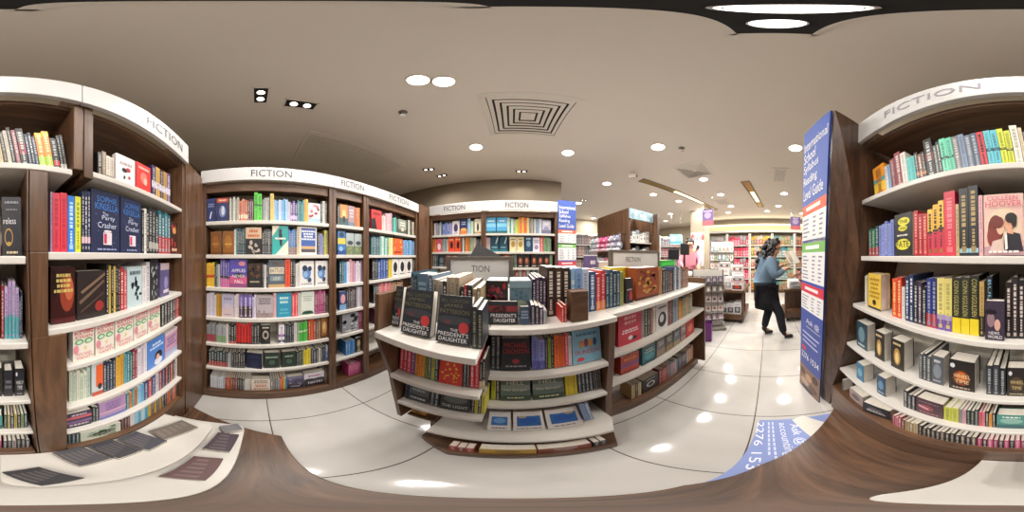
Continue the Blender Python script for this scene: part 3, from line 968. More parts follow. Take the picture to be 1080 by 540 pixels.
row(W1(7), -90, DA + .015, .10, [
    S(221.8, 237, 7, 'white and pale blue', 'd9dce2 cfd5de e2e2e2 c3cddb d9dce2 dfe0e4 bfcbdc', h=.17),
    S(237, 250.2, 6, 'red and orange', '9c3230 b8402f d06a2c 7a2628 5c2a2c 8e2c2e', h=.165),
    S(250.2, 257.6, 3, 'black', '1e1d20 2a2826 1a1a1c', h=.165),
    S(257.6, 264.6, 3, 'white', 'dad6cf e2ddd6 cfcac2', h=.165),
    F_(265, 285.2, 'cream with red lettering', ['ded5c4', ('l', .62, .92, 2, '8c6a58'), ('l', .3, .55, 2, 'c2533c'), ('l', .08, .22, 1, 'b8493c')], h=.165, th=.05),
    S(285.4, 295.4, 4, 'grey patterned', '77747c 8d8a84 5c5a62 a09a92', h=.16),
    S(295.4, 302.6, 4, 'red orange and blue', 'b5362f d8722f c8b43c 4a86b4', h=.165),
    F_(302.8, 320.2, 'dusk purple', ['4a4460', ('b', 0, .4, '2a2838'), ('b', .8, 1, '6b6888'), ('n', 6, .3, .8, .14, '8a849c'), ('l', .12, .24, 1, 'b8b2c4')], h=.17, th=.05),
    F_(320.6, 342, 'pale lilac and black', ['d8d3de', ('b', 0, .5, '2b2832'), ('e', .25, .5, .28, .1, '2b2832'), ('e', .72, .48, .3, .12, '3a3744'), ('t', 'NOTES', .2, .92, .18, .36, 'eeeaf0'), ('l', .7, .86, 1, 'a05a70')], h=.185, th=.05),
    S(342.4, 357.6, 5, 'brown and black', '6b4a34 2a2220 8a6444 1e1c1e 4a3a34', h=.165)], GA)

# ---------------------------------------------------------------- the long wall, narrow bay
GN_ = 'books on the narrow bookcase of the long wall'
W2 = lambda k: f"{ONES[k]} shelf, narrow bay"
row(W2(1), -90, DA, 1.66, [S(356, 358.2, 2, 'dark grey', '33343a 55565c', h=.17), F_(358.4, 367, 'orange and teal', ['d08a4a', ('b', 0, .35, '3b5c60'), ('e', .5, .5, .25, .25, 'e2c080'), ('e', .5, .3, .2, .16, '2a2a2c')]),
    F_(367.2, 374, 'dusty pink', ['a88a90', ('l', .4, .85, 3, 'd8c8c8'), ('b', 0, .2, '6a7a8c')]), S(374.2, 379.6, 3, 'orange', 'c9743a b5622c d58848', h=.195)], GN_)
row(W2(2), -90, DA, 1.41, [F_(356, 364.6, 'blue and yellow', ['3f78b0', ('b', .45, .7, 'd6c455'), ('b', 0, .2, '284c86'), ('e', .5, .85, .3, .1, '2e3c58'), ('e', .4, .25, .25, .1, '8fb4d8')], h=.2),
    F_(365, 373.6, 'misty grey green, nearer the blue and yellow,', ['a9b4b4', ('b', 0, .4, '6c7a5c'), ('e', .5, .55, .36, .1, '3c4448'), ('n', 5, .1, .4, .14, '8d9468')], h=.19), F_(374, 383, 'misty grey green, nearer the corner bay,', ['a9b4b4', ('b', 0, .4, '6c7a5c'), ('e', .5, .55, .36, .1, '3c4448'), ('n', 5, .1, .4, .14, '8d9468')], h=.19)], GN_)
row(W2(3), -90, DA, 1.165, [S(358, 363, 2, 'dark teal', '1f4450 2c5a66', h=.19), S(363, 368.4, 2, 'sky blue and white', '5b93c4 d5dde4', h=.185), S(368.4, 374, 2, 'rose pink', 'd9a9b4 c98f9e', h=.2), S(374, 382.6, 5, 'lilac and white', 'b9a5c4 ddd6dc cdbfd2 e2dce0 a890b6', h=.18)], GN_)
row(W2(4), -90, DA, .925, [F_(358, 365.4, 'blue and pink', ['3c4a78', ('e', .5, .6, .35, .25, 'd69aa0'), ('b', 0, .3, '7fa6cc')], h=.17), S(365.6, 376.4, 6, 'black and plum', '26222a 4a3a44 1e1c20 6b5560 2a2a30 3c3038', h=.18), S(376.4, 387, 6, 'white and lilac', 'd9d4d8 c4b4cc e2dee0 cfc8d0 b8a4c0 ddd8da', h=.19)], GN_)
row(W2(5), -90, DA, .685, [F_(361, 378, 'black and white photo', ['8d8f94', ('n', 9, .1, .9, .16, '26262a'), ('n', 6, .1, .9, .1, 'd6d6d8'), ('l', .05, .15, 1, 'e2e2e2')], h=.19, th=.05), S(378.4, 390, 5, 'magenta and black', 'a53470 8e2a5e 2a2228 b23c7a 9c3068', h=.19)], GN_)
row(W2(6), -90, DA, .42, [S(364.5, 374.4, 4, 'strong blue', '2e7cc0 2470b4 3a88ca 2a76ba', h=.17), F_(375, 389, 'black with pale figure', ['2a2826', ('e', .5, .6, .26, .26, 'cdb88e'), ('e', .5, .3, .2, .2, '8f8478'), ('l', .06, .16, 1, 'd8c8a8')], h=.175), S(389.2, 392.5, 2, 'olive tan', '9a8c5c 6a6848', h=.16)], GN_)
row(W2(7), -90, DA + .015, .10, [S(367.6, 396, 10, 'bright magenta', 'c23a80 b23274 cc4288 ba387c', h=.17)], GN_)

# ---------------------------------------------------------------- the long wall, corner bay
G3 = 'books on the corner bookcase of the long wall'
W3 = lambda k: f"{ONES[k]} shelf, long wall's last bay"
row(W3(1), -90, DA, 1.66, [F_(391.6, 402.6, 'red and black', ['c93a3c', ('p', [(0, 0), (.55, 0), (.35, .6), (0, .5)], '1e1a1c'), ('l', .7, .9, 1, '7a1e22')], h=.205), S(403, 406.4, 3, 'white', 'd9d5ce c9b8a8 e2ded6', h=.165), S(406.6, 413.4, 3, 'pale pink', 'dda9b4 e6bcc2 cfa0aa', h=.2), S(415, 419.4, 3, 'mint teal', '6cc0b0 55aca0 4a4a4e', h=.165), F_(420, 428.6, 'grey green', ['8d988c', ('b', 0, .3, '4c5a4c'), ('l', .5, .85, 2, 'dcdccc'), ('e', .5, .3, .2, .14, 'c9b8a8')], h=.17), S(429, 436.4, 5, 'black and bone', '222024 d6cdb8 1c1c1e 3a4a40 c4b8a4', h=.185)], G3)
row(W3(2), -90, DA, 1.41, [S(391.4, 401, 6, 'slate teal', '3c6a72 2a4c58 5c8a8e 24404c 467680 305560', h=.18), S(401.2, 409.6, 5, 'aqua and white', '8fc0b4 d4dcd4 5fa89c bcd4c8 3a7a78', h=.18), S(409.8, 414.4, 2, 'lime yellow', 'cfd28c e0dca0', h=.19), F_(414.8, 424.8, 'orange', ['dd5f30', ('n', 6, .3, .9, .16, 'f0a868'), ('l', .1, .25, 1, '7a2a1c')], h=.185), S(425, 438.4, 7, 'mid blue', '4f86b4 6a9cc4 3f78a8 5a90bc 88b0d0 467eae 3a70a0', h=.18)], G3)
row(W3(3), -90, DA, 1.165, [S(392.6, 398.4, 4, 'black', '1c1c20 2a2a30 18181a 3a3a40', h=.2), S(398.5, 409.4, 4, 'thick blue', '2a4f94 24478a 3358a0 1f3f7c', h=.2), S(409.6, 413, 1, 'yellow', 'd8bf3a', h=.2), F_(413.4, 420.4, 'white and black, nearest the yellow,', ['dedad6', ('e', .5, .55, .3, .3, '2a2a32'), ('l', .1, .2, 1, '55555a')], h=.2), F_(420.8, 427.6, 'white and black, middle of three,', ['dedad6', ('e', .5, .55, .3, .3, '2a2a32'), ('l', .1, .2, 1, '55555a')], h=.2), F_(428, 434.6, 'white and black, nearest the corner,', ['dedad6', ('e', .5, .55, .3, .3, '2a2a32'), ('l', .1, .2, 1, '55555a')], h=.2), S(434.8, 439, 3, 'dark green', '24302c 33403a 1c2420', h=.19)], G3)
row(W3(4), -90, DA, .925, [S(394, 400, 4, 'black and grey', '222226 48484e 1a1a1c 606066', h=.18), S(400, 412, 6, 'red and pink', 'c24a4c d8808a a83a40 e0a0a4', h=.18), S(412, 425, 6, 'tan and brown', '8f6a4c b08a64 6a4a34', h=.18)], G3)
row(W3(5), -90, DA, .685, [S(396, 402, 4, 'plum and white', '5c2c48 d9d4d0 7a3a5c', h=.18)], G3)

# ---------------------------------------------------------------- the far wall
GB = 'books on the two bookcases of the far wall'
W4 = lambda k: f"{ONES[k]} shelf, far corner bay"
W5 = lambda k: f"{ONES[k]} shelf, guide-board bay"
DB = 2.085
row(W4(1), 0, DB, 1.69, [S(458, 466.6, 6, 'white and teal', 'd6d2ca 9aa0a4 8a5c9c 3c7a80 c9c4bc 2c4a5c', h=.19), S(466.8, 476.6, 4, 'blue and lilac', '3c58a0 7a86c0 2f4a90 9a9cc8', h=.17), F_(477, 484.6, 'white with dark figure', ['d8d2d6', ('e', .5, .5, .3, .3, '4a3a5c'), ('l', .06, .16, 1, '6a5a78')]), F_(485, 493, 'navy and orange', ['24305c', ('b', 0, .3, 'c9793a'), ('e', .5, .32, .4, .1, 'e0a860'), ('l', .6, .85, 2, 'b8c0d8')], h=.21), S(493.2, 496, 1, 'light blue', '9cc0dc', h=.22), S(496, 500, 3, 'green and white', '9cb894 d8dcd0 6a8a6c', h=.18), F_(500.4, 507.6, 'cream with dark figure', ['e0d8c0', ('e', .5, .45, .16, .28, '2a2622'), ('b', 0, .14, 'b5946a')], h=.2)], GB)
row(W5(1), 0, DB, 1.69, [F_(512.6, 523.2, 'sky blue seaside, nearer the middle panel,', ['4fa0cc', ('b', 0, .16, '2a5a58'), ('b', .4, .62, '7fc0dc'), ('l', .7, .85, 1, 'd6ecf2')], h=.24), F_(523.8, 535, 'sky blue seaside, nearer the teal spines,', ['4fa0cc', ('b', 0, .16, '2a5a58'), ('b', .4, .62, '7fc0dc'), ('l', .7, .85, 1, 'd6ecf2')], h=.24), S(535.2, 543.4, 4, 'teal and cream', 'd8d4c0 4a9c98 e2dcc8 2f7a7c', h=.2), S(543.4, 547, 2, 'yellow-green', 'c9c858 a8b84c', h=.18), S(547, 557.6, 6, 'orange red and yellow', 'e08a3c c9402f e2b83c d86a30 a83228 e8c860', h=.235), S(557.6, 565, 5, 'grey and black', '8a8a88 3a3a3c b0aca4 222224 d0ccc4', h=.2), S(565, 571, 3, 'blue-grey', '55687c 8a9cb0 c8ccd0', h=.19), F_(571.4, 581, 'lilac grey', ['b4aec0', ('b', 0, .3, '6a6a80'), ('e', .5, .4, .3, .14, '8a86a0'), ('l', .65, .88, 2, 'e6e2ea')], h=.18)], GB)
row(W4(2), 0, DB, 1.455, [S(454, 460, 3, 'orange', 'd97a3a c96a2c e08c4c', h=.19), F_(460.4, 466, 'pink and white', ['d65a70', ('e', .5, .4, .3, .25, 'e8d8d8')], h=.19), S(466.2, 472.4, 4, 'grey', '8a8f8c aab0ac 6a706e c4c8c4', h=.18), F_(472.8, 479.2, 'red-orange with black figure, nearer the corner,', ['e04e2a', ('e', .55, .45, .24, .24, '2a1a18'), ('l', .75, .92, 1, 'f4c090')], h=.205), F_(479.6, 486, 'red-orange with black figure, nearer the middle panel,', ['e04e2a', ('e', .55, .45, .24, .24, '2a1a18'), ('l', .75, .92, 1, 'f4c090')], h=.205), S(486.4, 490.8, 3, 'black and white', '222226 dcd8d0 38383c', h=.18), S(490.8, 495, 2, 'orange second', 'e0883c d07028', h=.2), S(495, 501.6, 4, 'green and grey', '7c9468 a8b098 8d7a58 c8c8b8', h=.19), S(501.6, 508.4, 4, 'black', '2a2a2e 46443f 1c1c1e 55504c', h=.175)], GB)
row(W5(2), 0, DB, 1.455, [S(512.6, 517, 2, 'pink-grey', 'c89ca0 b0a8a8', h=.18), F_(517.2, 526, 'deep teal with pale slash, nearer the middle panel,', ['173f50', ('p', [(.6, .5), (.85, .9), (.95, .9), (.7, .5)], 'c8dce0'), ('b', 0, .15, '2a6a78'), ('l', .2, .35, 1, '7fa8b4')], h=.22), F_(526.4, 535.4, 'deep teal with pale slash, nearer the cream pair,', ['173f50', ('p', [(.6, .5), (.85, .9), (.95, .9), (.7, .5)], 'c8dce0'), ('b', 0, .15, '2a6a78'), ('l', .2, .35, 1, '7fa8b4')], h=.22), F_(537.4, 544.8, 'cream with gold centre, nearer the deep teal,', ['d8cba4', ('e', .5, .5, .3, .2, 'a8843c'), ('l', .75, .9, 1, '6a5a3c')], h=.19), F_(545.2, 552.6, 'cream with gold centre, nearer the dark blue,', ['d8cba4', ('e', .5, .5, .3, .2, 'a8843c'), ('l', .75, .9, 1, '6a5a3c')], h=.19), F_(553.2, 561.6, 'dark blue', ['1d3f5c', ('e', .5, .5, .26, .2, '7a98b0'), ('l', .75, .9, 1, 'b8c8d4')], h=.21), F_(562, 569.4, 'white lilac', ['d6d0dc', ('e', .5, .3, .3, .16, '8d7a9c'), ('l', .6, .85, 2, '8d86a0')], h=.185), S(569.6, 573, 1, 'red', 'c23a3c', h=.2), S(573.2, 581.4, 5, 'green', '4c7a4c 6a9464 3a5c40 8aa880 33523a', h=.19)], GB)
row(W4(3), 0, DB, 1.25, [S(456, 462, 3, 'slate', '33424c 4c5c64 222c34', h=.185), F_(462.4, 469, 'dark blue-grey', ['2c3840', ('e', .5, .5, .3, .25, '6a7a84'), ('l', .06, .16, 1, 'b0bcc0')], h=.19), F_(470, 476.4, 'brown-pink, nearer the corner,', ['7a4a44', ('e', .5, .5, .3, .2, 'b08078'), ('l', .75, .9, 1, 'd8b8a8')], h=.185), F_(476.8, 483, 'brown-pink, nearer the middle panel,', ['7a4a44', ('e', .5, .5, .3, .2, 'b08078'), ('l', .75, .9, 1, 'd8b8a8')], h=.185), S(499, 508, 5, 'black and white', '26262a d8d4cc 3a3a40 b8b4ac 1e1e22', h=.18)], GB)
row(W5(3), 0, DB, 1.25, [F_(513.4, 521.6, 'burnt orange', ['a85a2c', ('e', .5, .5, .3, .22, '4a2a1c'), ('l', .75, .9, 1, 'e0b080')], h=.185), F_(523, 529.8, 'black', ['26242a', ('e', .5, .45, .26, .2, '6a6470'), ('l', .75, .9, 1, 'c8c0c8')], h=.19), F_(530.6, 537.6, 'rust brown', ['94502c', ('e', .5, .45, .28, .2, '3c2418'), ('l', .75, .9, 1, 'dcae80')], h=.185), S(538, 545, 4, 'dark green', '24362c 3c4c40 1c2822 55604c', h=.18)] +
    [F_(545.8 + k * 6.6 + (1.2 if k > 1 else 0), 552.2 + k * 6.6 + (1.2 if k > 1 else 0), f'dark cover with red-brown face, {ONES[k + 1]} of five,', ['201a1c', ('e', .5, .5, .32, .24, '9a4a34'), ('e', .45, .55, .16, .14, 'c98a68'), ('l', .06, .18, 1, 'd8c8b8')], h=.175) for k in range(5)] + [S(579.6, 582.6, 2, 'green', '4c6a4c 6a8464', h=.18)], GB)
row(W5(4), 0, DB, 1.02, [S(544, 556, 6, 'red and grey', 'b03a34 8a8a88 c8b8a8 7a2a2c', h=.2), S(556, 580, 9, 'white and navy', 'd8d4cc 2c3858 a8acb8 44506c', h=.2)], GB)

# ---------------------------------------------------------------- the bay at the camera's back, up to the corner
GC = 'books on the bookcase with the pair of navy covers'
W6 = lambda k: f"{ONES[k]} shelf, near corner bay"
DC = .412
row(W6(1), 180, DC, 1.66, [S(103, 120.4, 4, 'black and bone', '26221f 8d7a5e d6cfc2 c9beb0', h=.115, band=[(.06, .2, '6b5a48')]),
    F_(122, 142.6, 'white with small red and black butterfly', ['e6dedd', ('e', .42, .5, .14, .07, '1c1a1c'), ('e', .62, .55, .12, .07, 'b03038'), ('l', .66, .8, 1, 'b8a4a8'), ('e', .66, .3, .07, .05, 'a84a50'), ('e', .4, .27, .05, .05, '2a2628')], h=.14, th=.02),
    F_(143.4, 159, 'bright red', ['d03a36', ('e', .5, .5, .24, .2, 'e07a6c'), ('e', .6, .4, .12, .12, 'e8b0a0'), ('l', .76, .9, 1, 'f0c0b4')], h=.145, th=.02),
    S(160, 179.5, 5, 'purple and gold', '3a2c54 c9a25a 4a2f3c b8924c 5c4678', h=.175, band=[(.3, .5, 'c8c4d4')])], GC)
row(W6(2), 180, DC, 1.41, [S(53, 55.6, 1, 'lilac', 'a888a8', h=.17), S(55.6, 71, 2, 'pinkish red', 'd23c4c cc3646', h=.165, acc='a82a3c'), S(71.2, 79, 1, 'cobalt blue', '2f74c4', h=.165, acc='b8d4f0'), S(79.2, 85.4, 1, 'lime', 'c8cc3a', h=.163),
    S(86, 95.4, 3, 'navy', '202a48 1c2440 26304e', h=.19, band=[(.14, .24, 'd6b0bc')]),
    F_(95.8, 126.4, 'navy party, farther from the corner,', ['242a48', ('t', 'SOPHIE', .18, .88, .80, .90, '3f7ac4'), ('t', 'KINSELLA', .12, .92, .67, .78, '3f7ac4'), ('t', 'The', .36, .56, .575, .635, 'b8c0d8'), ('t', 'Party', .34, .80, .49, .58, 'c3cbe0'), ('t', 'Crasher', .20, .86, .38, .47, 'c3cbe0'), ('r', .38, .12, .68, .31, 'd7cbd3'), ('r', .40, .14, .50, .29, 'c23a58'), ('e', .53, .33, .14, .02, 'd7cbd3'), ('n', 26, .05, .95, .016, '6a78b4'), ('l', .03, .07, 1, '8a94b8')], h=.205, th=.035),
    F_(127, 149, 'navy party, nearer the corner,', ['242a48', ('t', 'SOPHIE', .18, .88, .80, .90, '3f7ac4'), ('t', 'KINSELLA', .12, .92, .67, .78, '3f7ac4'), ('t', 'The', .36, .56, .575, .635, 'b8c0d8'), ('t', 'Party', .34, .80, .49, .58, 'c3cbe0'), ('t', 'Crasher', .20, .86, .38, .47, 'c3cbe0'), ('r', .38, .12, .68, .31, 'd7cbd3'), ('r', .40, .14, .50, .29, 'c23a58'), ('n', 26, .05, .95, .016, '6a78b4'), ('l', .03, .07, 1, '8a94b8')], h=.205, th=.035),
    S(149.4, 157, 3, 'black and white', '1e1e22 d6d2ca 25252a', h=.18), S(157, 167, 3, 'charcoal', '2c2c30 3a3a40 1e2226', h=.19, band=[(.1, .25, 'a8a49c')]), S(167, 179.6, 4, 'teal over red', '2c6a78 24606e 347684 2a6674', h=.2, band=[(0, .4, 'a83a40')]),
    F_(180, 192.4, 'red and brown', ['3a2420', ('n', 8, .1, .9, .2, 'a83a30'), ('e', .5, .72, .3, .1, 'c98a50'), ('l', .06, .2, 1, 'd8b090')], h=.17, th=.03)], GC)
row(W6(3), 180, DC, 1.205, [F_(53, 79.6, 'dark red portrait', ['35100f', ('e', .66, .55, .3, .34, '8c3a26'), ('e', .74, .62, .18, .2, 'b8603c'), ('r', .08, .5, .22, .95, '1c0c0c'), ('l', .55, .9, 4, 'c9b468'), ('b', 0, .12, '4a1414')], h=.165, th=.05),
    F_(81, 111.8, 'dark brown streaked', ['2b2220', ('p', [(.05, .4), (.9, .8), (.95, .76), (.1, .34)], '6a5648'), ('p', [(.1, .6), (.95, .95), (.98, .9), (.15, .55)], '7c6450'), ('p', [(.1, .2), (.9, .55), (.9, .5), (.1, .15)], '4c3c34'), ('e', .75, .25, .16, .12, '8f2f2a')], h=.15, th=.05),
    S(112, 126.8, 6, 'black and yellow', '2a2620 b8a04a 211d1c c4ae58 2a2422 3c2a24', h=.155), S(127, 133.8, 2, 'red', 'a8323a c2545c', h=.155),
    F_(134, 150, 'pale blue with black sketch', ['b4c8cc', ('n', 10, .2, .7, .12, '2a3034'), ('l', .78, .92, 1, '5c7074')], h=.155, th=.045), S(150.2, 158, 2, 'white', 'dcd8d8 c9c4c8', h=.16), F_(158.4, 167, 'black and white patterned', ['26262a', ('n', 14, .05, .95, .12, '9a9c9e'), ('n', 6, .1, .9, .1, '55585c')], h=.185, th=.03), F_(169, 178.4, 'purple-blue', ['5a527c', ('b', .8, 1, 'b8a4ac'), ('e', .6, .4, .2, .2, '8c84b0'), ('r', .3, .1, .9, .2, 'cfc0cc')], h=.16, th=.045)], GC)
KW = lambda: ['e2dcd0', ('e', .28, .62, .2, .085, '55a060'), ('e', .72, .62, .2, .085, '55a060'), ('e', .28, .62, .13, .05, 'c8dcc0'), ('e', .72, .62, .13, .05, 'c8dcc0'), ('e', .13, .40, .12, .14, 'd88a94'),
              ('e', .55, .42, .05, .06, 'e0c878'), ('p', [(.1, .97), (.95, .93), (.95, .99), (.2, 1)], 'd8606c'), ('t', 'KEVIN', .06, .9, .85, .95, 'c8404c'), ('t', 'KWAN', .08, .88, .73, .83, 'c8404c'), ('t', 'SEX AND', .12, .84, .20, .29, 'd0606c'), ('t', 'VANITY', .12, .94, .07, .17, 'd0606c')]
row(W6(4), 180, DC - .012, 1.06, [F_(76.5, 99.6, 'green sunglasses, first of five from the divider,', KW(), h=.135, th=.03), F_(100.4, 120.6, 'green sunglasses, second of five,', KW(), h=.135, th=.03), F_(121.4, 140.6, 'green sunglasses, third of five,', KW(), h=.135, th=.03), F_(141.2, 155.4, 'green sunglasses, fourth of five,', KW(), h=.135, th=.03), F_(156, 169, 'green sunglasses, fifth of five,', KW(), h=.135, th=.03),
    S(170, 184.8, 5, 'charcoal', '26282a 3a3e38 1e1e20 4c4a48 2a2a2c', h=.13), S(185, 188.6, 2, 'red', 'b02f34 8c2428', h=.13)], GC)
row(W6(5), 180, DC, .83, [S(73, 95, 6, 'pale green and cream', 'd8d8c4 b8cdb8 dcd8c8 c4d4bc d9d6c6 b0c8b4', h=.165), F_(96.5, 109, 'pale with orange block', ['c9cfd2', ('r', .35, .3, 1, .95, 'e2632f'), ('e', .7, .3, .2, .1, '2a2a2e'), ('b', 0, .14, 'b84c30')], h=.185, th=.04), S(109, 122, 4, 'navy', '24344c 1e2c42 2a3c56 202f48', h=.175), S(122, 130.6, 2, 'golden yellow', 'dba93a d39e30', h=.18), S(131, 145, 5, 'teal and maroon', '5ca0b0 2c7a80 1f6a70 7a2a38 8a3444', h=.175), S(145, 155, 3, 'pinkish white', 'ded4dc cfc4d0 e4dce0', h=.18),
    F_(155.2, 173.6, 'blue with dark-haired figure', ['4f83cf', ('e', .62, .36, .22, .17, '241a20'), ('e', .6, .16, .24, .14, 'dadde6'), ('e', .56, .33, .1, .1, 'd8a890'), ('l', .66, .88, 2, 'cfe0f4')], h=.175, th=.04), F_(174, 189.6, 'pink and lilac', ['c99ab4', ('l', .4, .8, 3, '8a6ea0'), ('b', 0, .25, 'a8b0d0'), ('b', .88, 1, 'd8c4cc')], h=.165, th=.04)], GC)
row(W6(6), 180, DC, .60, [F_(68.5, 97, 'striped dusk with lettering', ['3c3450', ('b', .6, .78, 'c95f6c'), ('b', .3, .48, '7a5c8c'), ('l', .80, .95, 1, 'd8c8d4'), ('l', .1, .28, 1, 'd8c0cc'), ('b', .0, .06, '1e1a28')], h=.135, th=.05), S(97.5, 104, 2, 'dark green', '24382e 1c2a24', h=.14), F_(104.4, 133, 'lavender pink', ['b08cb8', ('l', .45, .92, 4, '8a6aa8'), ('b', 0, .16, '6a74b4'), ('b', .35, .45, 'd0a8bc')], h=.155, th=.045),
    S(133.4, 145, 4, 'teal and orange', '2f7a80 d0823c 3c8c90 c2702c', h=.15), S(145, 152, 2, 'light blue', '8fc4e0 6ab0d8', h=.155), S(152, 174, 6, 'navy and red', '28346c a8323c 303c78 c8c4cc 8c2a34 243060', h=.16), S(174.4, 189.6, 5, 'red and black', '8c2a30 22201f a83a3c 1c1c20 d8d0c8', h=.165)], GC)
row(W6(7), 180, DC, .38, [S(64, 84, 4, 'dark teal', '24404a 1d3640 2c4c56 1f3a44', h=.14), F_(84.6, 127.6, 'leafy white with dark oval', ['cfd6c4', ('n', 22, .05, .95, .1, '3f7a50'), ('e', .5, .5, .36, .2, '22281f'), ('l', .44, .56, 1, 'c8d0b8')], h=.12, th=.05), S(128, 137, 3, 'dark red', '5c2024 3a181a 6a282c', h=.14), S(137.4, 156, 5, 'white and cyan', 'd8d8d8 a8cce0 5cb4d0 c4d8e2 4aa8c8', h=.15), S(156.4, 173, 6, 'yellow and navy', 'd0a83c 28344c c49a34 303e58 b88a2c 1e2a40', h=.16), S(173.4, 200, 7, 'red black and orange', '2a2428 8c2a2c d0722c 1e1c20 a83434 c8602c 3a2a2c', h=.165)], GC)

# ---------------------------------------------------------------- the bay at the camera's back, beside the end panel
GD = 'books on the bookcase with the splayed end panel'
W7 = lambda k: f"{ONES[k]} shelf, splayed-end bay"
row(W7(1), 180, DC, 1.65, [S(923, 935, 1, 'thick orange', 'e8962c', h=.155, band=[(.1, .4, 'e8c040'), (.42, .55, '5ca0a0')]), S(935.2, 941, 2, 'white and blue', 'd8d8d8 7aa8c8', h=.14), S(941, 953, 2, 'dark red', '7c2a34 86303a', h=.165, band=[(0, .1, 'c8b8ac')]), S(953, 958.6, 1, 'white', 'd9d4cc', h=.16), S(958.8, 967.4, 2, 'turquoise', '58c0bc 4ab4b2', h=.13), S(967.6, 978.6, 3, 'black and copper', '2a211e 8a5a3c 1e1a1a', h=.125, band=[(.2, .3, 'b87a50')]),
    S(979, 988, 1, 'tall black', '222022', h=.185, band=[(.4, .6, '6a2a2c')]), S(988.2, 995.4, 2, 'smoke grey', '6a6c6a 4a4a4a', h=.15), S(995.6, 1009, 2, 'mint', '76cfae 6cc6a6', h=.16, band=[(.4, .46, '2a4a40')]), S(1009, 1016, 1, 'stone grey', '77797a', h=.155), S(1016, 1036, 3, 'steel blue', '7f90a8 6a7484 566478', h=.155), S(1036, 1043.4, 1, 'scarlet', 'cf3f4a', h=.16, acc='2a1a1c'), S(1043.6, 1058, 2, 'aqua', '62bcc8 58b4c2', h=.16, band=[(.4, .48, '1e4a5c')]), S(1058, 1072, 2, 'acid yellow', 'c8d032 c0c82c', h=.158, band=[(.4, .46, '4a4a1c')]),
    S(1072.2, 1080.6, 1, 'bone white', 'd6cfc0', h=.18), S(1080.8, 1085, 1, 'cream', 'cdbd9a', h=.165), S(1085.2, 1098, 3, 'grey and cream', '5c5650 cdc4b4 3a3634', h=.155), S(1098.4, 1103, 1, 'faded pink', '9c6a70', h=.155), S(1103.4, 1111, 1, 'black and red patterned', '2a2a2e', h=.165, band=[(.3, .6, '8c3a48'), (.6, .9, '6a6a68')]), S(1111.4, 1122.4, 3, 'deep navy', '24304e 1c2640 2c3858', h=.14), S(1122.6, 1137.6, 2, 'orange and lime', 'ec8a2c f0922f', h=.15, band=[(0, .32, '9ac43a'), (.85, 1, 'f0b83c')], acc='f4dca0'), S(1138, 1144.6, 1, 'black with red dot', '2a2a30', h=.13, band=[(.15, .3, 'c8384a')]), S(1145, 1154, 2, 'jet black', '1c1c20 26262a', h=.16, band=[(.08, .2, 'c8c4bc')])], GD, lean=-7)
row(W7(2), 180, DC, 1.40, [S(915.5, 927, 3, 'green and red', '2f6a58 3c7a60 244c44', h=.125, band=[(0, .3, '9c2a34')]), S(927.2, 943, 5, 'lavender blue', '7a86c4 8a96d0 6c78b8 8490ca 747fbe', h=.13), F_(943.6, 962.6, 'black with yellow bubbles', ['1f1e1e', ('e', .55, .80, .34, .10, 'dcd23c'), ('e', .5, .64, .26, .07, 'dcd23c'), ('e', .5, .26, .42, .13, 'dcd23c'), ('t', 'THE', .32, .78, .76, .84, '1f1e1e'), ('t', 'AND', .34, .70, .61, .67, '1f1e1e'), ('t', 'FATE', .14, .86, .19, .34, '1f1e1e'), ('l', .44, .5, 1, 'd8d4c8')], h=.148, th=.025),
    S(964, 978.4, 3, 'crimson', 'a8242e 98202a b02c36', h=.14, acc='e08a7c'), S(978.6, 996, 3, 'yellow over crimson', 'e2b03c dca834 e6b844', h=.155, band=[(0, .46, 'c42a4c'), (.46, .5, '2a2220')], acc='3a2a1c'), S(996.2, 1008, 1, 'tall carmine red', 'c23044', h=.19, acc='d87a80'), S(1008.2, 1012, 1, 'tan', 'b89c6c', h=.15), S(1012.2, 1032.4, 2, 'tall black and gold', '1f2024 24252a', h=.19, band=[(.04, .1, '8ab4c4')], acc='a8905a'), S(1032.6, 1037.4, 1, 'dusty rose', 'd0a0a4', h=.165),
    F_(1037.8, 1081, 'embracing couple in pink and cream', ['d8b3a6', ('b', .0, .14, 'b08c90'), ('e', .5, .42, .44, .34, 'd8c0a4'), ('e', .30, .40, .20, .24, '6a2a24'), ('e', .24, .30, .16, .18, '7c3228'), ('p', [(.50, .06), (.50, .30), (.62, .37), (.90, .33), (.98, .06)], '26242c'), ('p', [(.14, .06), (.22, .22), (.46, .26), (.52, .06)], 'c9b0a4'),
        ('e', .42, .44, .10, .12, 'dcae94'), ('p', [(.48, .50), (.53, .445), (.48, .41)], 'dcae94'), ('e', .63, .50, .12, .12, 'd0997c'), ('p', [(.54, .52), (.505, .46), (.56, .43)], 'd0997c'), ('p', [(.60, .40), (.72, .40), (.74, .32), (.60, .34)], 'd0997c'), ('e', .69, .58, .15, .085, '1e1614'), ('e', .76, .52, .07, .09, '1e1614'), ('e', .36, .52, .15, .09, '6a2a24'), ('p', [(.52, .30), (.58, .34), (.60, .10), (.54, .08)], 'e4dcd6'), ('t', 'COLLEEN', .1, .86, .875, .955, 'c23c62'), ('t', 'HOOVER', .06, .96, .765, .865, 'c23c62'), ('l', .03, .08, 1, 'e8dcd8')], h=.165, th=.03),
    F_(1082, 1111.4, 'charcoal with gold ring', ['2f2e33', ('t', 'reless', .08, .72, .52, .63, 'dedce0'), ('e', .34, .30, .22, .15, 'b08a4c'), ('e', .34, .30, .175, .12, '2f2e33'), ('e', .34, .19, .12, .035, 'b8944f'), ('l', .86, .93, 1, '8a8890'), ('l', .74, .79, 1, '77757c'), ('l', .02, .08, 1, 'c8b894')], h=.155, th=.03)], GD, lean=-1)
